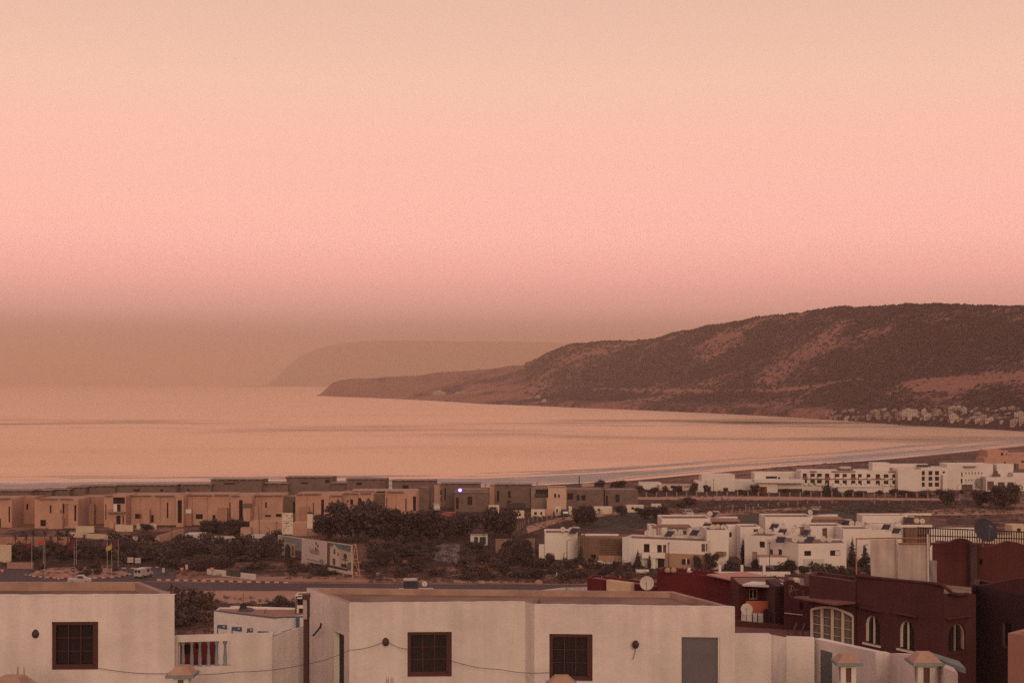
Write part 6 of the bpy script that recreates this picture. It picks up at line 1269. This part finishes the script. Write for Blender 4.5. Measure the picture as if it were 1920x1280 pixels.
for px,yb,yt,w,k,lab in ((1089,1062,1023,20,'cone','conical tree in front of the board-clad villa'),(1110,1064,1044,16,'round','small shrub tree left of the terracotta villa'),(1034,1060,1034,22,'round','small tree in front of the plain white villa'),(1196,1068,1034,22,'cone','conical tree left of the white balcony'),(1218,1068,1040,9,'spike','thin cypress below the white balcony'),(1308,1072,1038,16,'round','dark tree right of the low palm'),(1332,1074,1034,30,'round','broad dark tree at the right of the terracotta floor'),(1330,1050,1012,9,'spike','tall thin cypress beside the terracotta villa window'),(1372,1072,1046,26,'round','dark tree before the white passage'),(1393,1058,1012,12,'spike','dark cypress in the gap between the villas'),(1416,1070,1046,18,'round','small tree below the planted balcony'),(1486,1074,1046,28,'round','dark garden tree left of the white gate'),(1508,1076,1058,20,'round','low garden tree beside the white gate'),(1598,1060,1012,22,'cone','dark tree right of the corner villa'),(1622,1070,1024,20,'spike','dark cypress left of the canvas screens'),(1152,1068,1052,28,'cone','low conical bush tree before the boards'),(978,1066,1004,30,'round','dark tree left of the white villas'),(985,1064,1018,26,'round','lower dark tree left of the white villas'),(955,1040,1008,26,'round','dark tree by the small pink ruin')):
    tree(px,yb,yt,w,k,lab,GV)
for i,(px,yb,yt,w,k) in enumerate(((166,1056,1014,30,'round'),(196,1052,1020,26,'round'),(247,1048,1012,34,'round'),(290,1044,1016,30,'round'),(275,996,980,26,'round'),(330,1060,1026,30,'round'),(372,1048,1015,32,'round'),(398,1074,1040,30,'round'),(440,1050,1010,36,'wide'),(512,1052,1000,34,'round'),(492,1048,1012,30,'round'),(395,1000,974,40,'wide'),(440,1000,974,40,'wide'),(468,998,976,30,'round'),(60,1052,1022,34,'round'),(118,1054,1024,36,'round'),(720,1060,1030,34,'round'),(780,1070,1040,30,'round'),(755,1046,1022,32,'round'),(905,1060,1034,28,'round'),(945,1080,1054,26,'round'),(1010,1088,1062,24,'round'))):
    near = ('behind the flagpoles','behind the flagpoles','behind the direction boards','right of the direction boards','beside the pale wall pieces','behind the kerb island','left of the white entrance wall','above the white entrance wall','before the long hoarding','just left of the billboard','left of the tall bush by the billboard','behind the long hoarding','behind the hoarding door','behind the short hoarding','left of the flagpoles','between the flagpoles','right of the billboard truss','in the middle of the scrub','above the scrub middle','below the white kiosk','in the scrub right of the kiosk','near the white parasols')[i]
    tree(px,yb,yt,w,k,'%s dark bushy tree %s' % (('small','rounded','shaggy')[i % 3],near),'small trees in the thickets')
for i, px in enumerate((1545,1551,1561,1566,1571,1577,1582,1588)): tree(px,1069,1047-(i % 3)*2,4.6,'spike','slender dark cypress in the row right of the white gate, number %s from the gate' % ('one two three four five six seven eight'.split()[i]),'row of slender cypresses')
for px,yb,yt,lab in ((62,1040,992,'tallest palm behind the left flags'),(84,1038,994,'palm right of the tallest one behind the flags'),(108,1042,992,'palm with a wide head below the twin-recess villa'),(127,1042,991,'palm right of the wide-headed one'),(29,1040,1002,'small palm at the far left behind the flags'),(49,1038,1003,'bare palm trunk second from the left'),(95,1042,1004,'short palm between two taller ones'),(158,1042,1001,'bare palm trunk beside the retaining wall'),(1271,1066,1027,'low thick palm in front of the terracotta villa'),(1910,1045,1020,'palm leaves at the right edge behind the rust-red roof')):
    palm(px,yb,yt,lab,fat=.9 if px > 1000 else .62)
palm(1320,1062,1030,'small palm top beside the cypress of the terracotta villa',fat=.6)

# ================================================================ shrubs of the open ground
srng = random.Random(21)
def shrubs(zone, n, size, label, group='scrub bushes on the plain'):
    for _ in range(n):
        x0,x1,y0,y1 = zone; px = srng.uniform(x0,x1); py = srng.uniform(y0,y1); p = G(px,py); r = srng.uniform(*size)
        o = bpy.data.objects.new('shrub', srng.choice(SHRUB)); col.objects.link(o); o.location = (p[0],p[1],p[2]-.08*r); o.scale = (r*srng.uniform(.75,1.35),r*srng.uniform(.75,1.3),r*srng.uniform(.5,1.25)); o.rotation_euler = (0,0,srng.random()*6.28)
        big = 'low' if o.scale.z < r*.75 else 'tall' if o.scale.z > r*1.02 else 'rounded'; tone = {'foliage_dry':'dry brown','foliage_green':'green-black'}.get(o.data.materials[0].name,'dusky')
        tag(o,big+' '+tone+' '+label,'shrub',group)
shrubs((20,150,1026,1050),20,(2.0,3.6),'bush in the thicket behind the left flagpoles'); shrubs((150,300,1022,1056),26,(2.0,3.8),'bush in the thicket behind the right flagpoles and direction signs'); shrubs((235,345,1036,1066),12,(1.8,3.2),'bush behind the direction boards')
shrubs((300,530,1018,1050),36,(1.8,3.4),'bush between the white hoardings and the entrance wall'); shrubs((350,520,1050,1076),16,(1.2,2.4),'bush around the low white entrance wall'); shrubs((360,505,985,1002),14,(1.8,3.0),'bush behind the white hoardings'); shrubs((525,650,1064,1080),12,(1.2,2.3),'bush at the foot of the billboard')
shrubs((690,830,1012,1082),40,(1.2,2.4),'scrub bush in the rough ground right of the billboard'); shrubs((860,1010,1026,1088),36,(1.2,2.4),'scrub bush in the rough ground left of the white villas'); shrubs((1000,1240,1056,1092),34,(1.0,2.2),'scrub bush in front of the white villas'); shrubs((1340,1640,1058,1080),20,(1.2,2.2),'garden bush along the villa garden wall')
shrubs((326,402,1138,1182),9,(2.2,3.2),'near bush in the gap right of the left house'); shrubs((430,560,1128,1142),4,(1.3,1.9),'near bush above the blue-trimmed house'); shrubs((70,230,1066,1081),9,(.8,1.5),'low bush on the roundabout'); shrubs((1400,1840,922,931),14,(1.2,2.2),'hedge bush along the hotel fence')
# low ground cover too small to count
cr_ = np.random.RandomState(8); cov = []
for (x0,x1,y0,y1,n) in ((0,330,1020,1064,650),(300,540,1008,1080,950),(540,700,1040,1086,350),(690,1010,1000,1092,2600),(1000,1250,1044,1094,1300),(330,560,1120,1190,420),(1250,1640,1060,1085,500),(1200,1840,914,932,1300),(1380,1900,938,962,1100),(60,235,1066,1082,120),(1200,1900,940,964,1300),(1240,1400,936,962,500),(1600,1920,950,985,500),(1420,1830,866,884,420),(940,1250,958,990,700)):
    cov.append(GA(cr_.uniform(x0,x1,n),cr_.uniform(y0,y1,n)))
cov = np.concatenate(cov); nC = len(cov); k = 22; rad = cr_.uniform(.25,.95,nC)
d = cr_.normal(size=(nC,k,3)); d[...,2] = np.abs(d[...,2])*.7; d /= np.linalg.norm(d,axis=2)[...,None]
cc = cov[:,None,:]+d*rad[:,None,None]*cr_.uniform(.4,1,(nC,k,1)); u = cr_.normal(size=(nC,k,3)); u /= np.linalg.norm(u,axis=2)[...,None]; w = np.cross(u,d); s_ = (rad*.26)[:,None,None]
vv = np.stack([cc-u*s_,cc+w*s_*.7,cc+u*s_],2).reshape(-1,3)
me = bpy.data.meshes.new('ground_cover'); me.from_pydata(vv.tolist(),[],np.arange(len(vv)).reshape(-1,3).tolist()); me.materials.append(FOL_S); o = bpy.data.objects.new('ground_cover',me); col.objects.link(o); tag(o,'low dry scrub covering the open ground','scrub',kind='stuff')
# stones
def rock(px, py, r, label, m=EARTH2):
    x,y,z = G(px,py); g = random.Random(int(px)); mb = MB(); pf = [(.001,-.3),(.8,-.15),(1,.2),(.75,.6),(.3,.85),(.001,.9)]; mb.lathe([(a*r*g.uniform(.85,1.15),b_*r) for a,b_ in pf],(x,y,z),9); o = mb.build('boulder',m); tag(o,label,'boulder','pale boulders'); 
for px,py,s_ in ((1040,1066,'first of three in front of the plain white villa'),(1055,1066,'second of three in front of the plain white villa'),(1086,1066,'third of three, below the conical tree'),(70,1075,'on the left half of the roundabout'),(97,1080,'in front of the roundabout bushes'),(192,1082,'on the right half of the roundabout'),(1010,1094,'on the verge behind the central roof'),(905,1094,'on the roadside above the central roof, left')): rock(px,py,1.0 if px > 1000 else .8,'rounded pale boulder '+s_)
for px,s_ in ((1044,'left'),(1082.5,'right')):
    x,y,z = G(px,1083); t = thing('closed_parasol','%s one of two closed white parasols in the scrub' % s_,'parasol',(x,y,z),'closed white parasols'); m = MB(); m.tube([(x,y,z),(x,y,z+1.3)],.04); m.build('pole',STEEL,t); m = MB(); m.lathe([(.05,.25),(.28,.3),(.2,.8),(.04,1.35)],(x,y,z),8); m.build('canopy',WHITEP,t)
# ---- street lamps
def lamp_post(px, yb, yt, arm, label):
    x,y,z = G(px,yb); h = zt(yt,y)-z; t = thing('street_lamp',label,'street lamp',(x,y,z),'street lamps'); m = MB(); m.tube([(x,y,z-.2),(x,y,z+h)],.10,6,r2=.06); m.build('pole',BLACKM,t)
    if arm: m = MB(); m.tube([(x,y,z+h-.05),(x+arm*.5,y,z+h+.15),(x+arm,y,z+h+.2)],.05,5); m.build('arm',BLACKM,t); m = MB(); m.box(x+arm-.25,x+arm+.35,y-.12,y+.12,z+h+.12,z+h+.24); m.build('lamp_head',STEEL,t)
    else: m = MB(); m.lathe([(.06,0),(.22,.1),(.25,.3),(.05,.4)],(x,y,z+h),8); m.build('lamp_head',STEEL,t)
for a in ((1063,1078,1013,.9,'tall lamp post in front of the plain white villa'),(1057,1064,1037,.5,'short lamp post behind the tall one'),(1254,1069,1020,0,'lamp post beside the terracotta ground floor'),(1443,1078,1019,0,'lamp post in front of the planted balcony'),(1527,1075,1050,.3,'short lamp post at the white gate'),(1153,1078,1044,.5,'dim lamp post in front of the board-clad villa'),(1619,1062,1022,.8,'lamp post beside the canvas screens'),(1353,962,925,0,'thin mast on the golf path'),(267,1022,992,0,'thin pole at the right end of the retaining wall'),(216,1024,996,0,'thin pole in front of the retaining wall'),(322,1018,986,0,'thin pole left of the white sheds'),(401,1042,1004,0,'thin pole in front of the long hoarding'),(486,1010,978,0,'thin pole before the site office'),(519,1010,980,0,'thin pole left of the tall site board'),(505,1016,990,-.9,'small lamp with an arm left of the billboard'),(873,1040,972,0,'thin mast in the scrub below the violet lamp'),(907,1040,975,0,'second thin mast below the violet lamp'),(1795,938,910,.6,'lamp post in front of the hotel slit window'),(1811,938,905,.5,'tall lamp post right of the hotel slit window'),(1324,922,903,0,'thin mast against the plain hotel wing'),(1338,922,900,0,'second thin mast against the plain hotel wing')):
    lamp_post(*a)
for px,yb,yt,lab in ((1086,912,892,'tall thin chimney pipe at the beach edge'),(1007,915,903,'short pole on the unfinished roofs near the shore'),(910,918,906,'short pole behind the violet-lamp villa')):
    D = 560; c = P(px,yb,D); t = thing('mast',lab,'mast',c); m = MB(); m.tube([(c[0],c[1],gz(c[0],c[1])),(c[0],c[1],zt(yt,D))],.22 if px > 1080 else .12,6); m.build('pipe',BARK,t)

# ================================================================ the village on the far shore
vr = random.Random(77); VM = [mat('vil_white',(.40,.33,.29),.9,.15,.1),mat('vil_cream',(.30,.225,.185),.9,.15,.1),mat('vil_tan',(.22,.15,.125),.9,.15,.1),mat('vil_grey',(.16,.11,.10),.9,.15,.1)]
vproto = {}
def village_house(k):
    """unit house prototype of k storeys: wall, windows, roof room"""
    w, dpt, st = 9.0, 8.0, 3.1
    if k in vproto: return vproto[k]
    mb = MB(); ops = []
    for f in range(k):
        for i in range(3): u = 1.0+i*2.7; ops.append((u,u+1.3,f*st+1.0,f*st+2.5))
    mb2 = MB(); o_, d_, n_2, pt = wall_seg(mb2,(-w/2,-dpt/2),(w/2,-dpt/2),-4,k*st+.6,ops,.5)
    for a_,b_ in (((w/2,-dpt/2),(w/2,dpt/2)),((w/2,dpt/2),(-w/2,dpt/2)),((-w/2,dpt/2),(-w/2,-dpt/2))): wall_seg(mb2,a_,b_,-4,k*st+.6,[])
    mb2.face([(-w/2,-dpt/2,k*st+.6),(w/2,-dpt/2,k*st+.6),(w/2,dpt/2,k*st+.6),(-w/2,dpt/2,k*st+.6)])
    wn = []
    for o in o_: q = MB(); q.quadbox([pt(o[0],o[2],.45),pt(o[1],o[2],.45),pt(o[1],o[2],.55),pt(o[0],o[2],.55),pt(o[0],o[3],.45),pt(o[1],o[3],.45),pt(o[1],o[3],.55),pt(o[0],o[3],.55)]); wn.append(q.mesh('window',GLASS))
    rrm = MB(); rrm.box(-w*.1,w*.42,-dpt*.2,dpt*.4,k*st+.61,k*st+2.9); bal = MB(); bal.box(-w*.48,-w*.05,-dpt/2-1.2,-dpt/2-.01,st-.2,st+.75)
    vproto[k] = [{m_.name: (mb2.mesh('wall',m_), rrm.mesh('roof_room',m_), bal.mesh('balcony',m_)) for m_ in VM}, wn]; return vproto[k]
desc = {0:'white',1:'cream',2:'tan',3:'grey-brown'}; stn = {1:'one-storey',2:'two-storey',3:'three-storey',4:'four-storey'}
def vh(px, py, k, c, sc, where):
    x,y,z = on_hill(px,py); pr_, wn = village_house(k); t = thing('village_house','%s %s house %s' % (stn[k],desc[c],where),'house',(x,y,z-1),'houses of the village across the bay'); t.rotation_euler = (0,0,math.radians(vr.uniform(-9,9))+math.atan2(-x,y)); t.scale = (sc*vr.uniform(.9,1.9),sc,sc*vr.uniform(.75,1.0))
    for nm, me in zip(('wall','roof_room','balcony'),pr_[VM[c].name]): o = bpy.data.objects.new(nm,me); col.objects.link(o); o.parent = t
    for me in wn: o = bpy.data.objects.new('window',me); col.objects.link(o); o.parent = t
for (x0,x1,y0,y1,n,where) in ((1548,1640,770,786,18,'in the left cluster of the far village'),(1640,1692,764,790,16,'in the stepped cluster left of the bright villa'),(1718,1765,772,792,12,'right of the bright villa in the far village'),(1765,1815,764,794,15,'in the cluster with the long white block'),(1815,1870,764,795,17,'in the tall cluster near the right edge'),(1868,1935,765,797,18,'at the right edge of the far village')):
    for i in range(n):
        px = x0+(x1-x0)*(i+vr.random())/n; py = vr.uniform(y0+2,y1); vh(px,py,vr.choice((1,2,2,3,3,4) if x0 > 1630 else (1,2,2,3)),vr.choice((0,0,0,1,1,1,2,3)),vr.uniform(.34,.62),where)
for i,(px,py) in enumerate(((1694,778),(1700,774),(1706,775),(1712,777),(1703,780),(1697,782),(1711,782))): vh(px,py,2+(i % 2),0,.75,'of the brightest hilltop group in the far village')
for px,py in ((1786,769),(1796,769),(1805,770)): vh(px,py,2,0,.75,'of the long white block in the far village')
for px,py,c,sc in ((815,741,0,1.5),(822,739,0,1.7),(829,741,0,1.3),(858,741,0,1.3),(866,741,1,1.3),(897,738,1,1.2),(1008,748,0,1.1),(1020,754,0,1.0),(990,750,1,1.0)): vh(px,py,2,c,sc,'alone on the low headland')
# trees and bushes among them, one mass at this distance
vv = []; q_ = np.random.RandomState(4)
for _ in range(260):
    px = q_.uniform(1540,1935); py = q_.uniform(764,797); x,y,z = on_hill(px,py); r = q_.uniform(.9,2.2); vv.append((oct_*r*q_.uniform(.7,1.3,(6,1))+np.array([x,y,z])))
vv = np.array(vv).reshape(-1,3); ff = (np.arange(260)[:,None,None]*6+np.array(of)[None]).reshape(-1,3); sm = bpy.data.meshes.new('village_trees'); sm.from_pydata(vv.tolist(),[],ff.tolist()); sm.materials.append(MATS['far_scrub']); so = bpy.data.objects.new('village_scrub',sm); col.objects.link(so); tag(so,'dark greenery between the far village houses','scrub',kind='stuff')
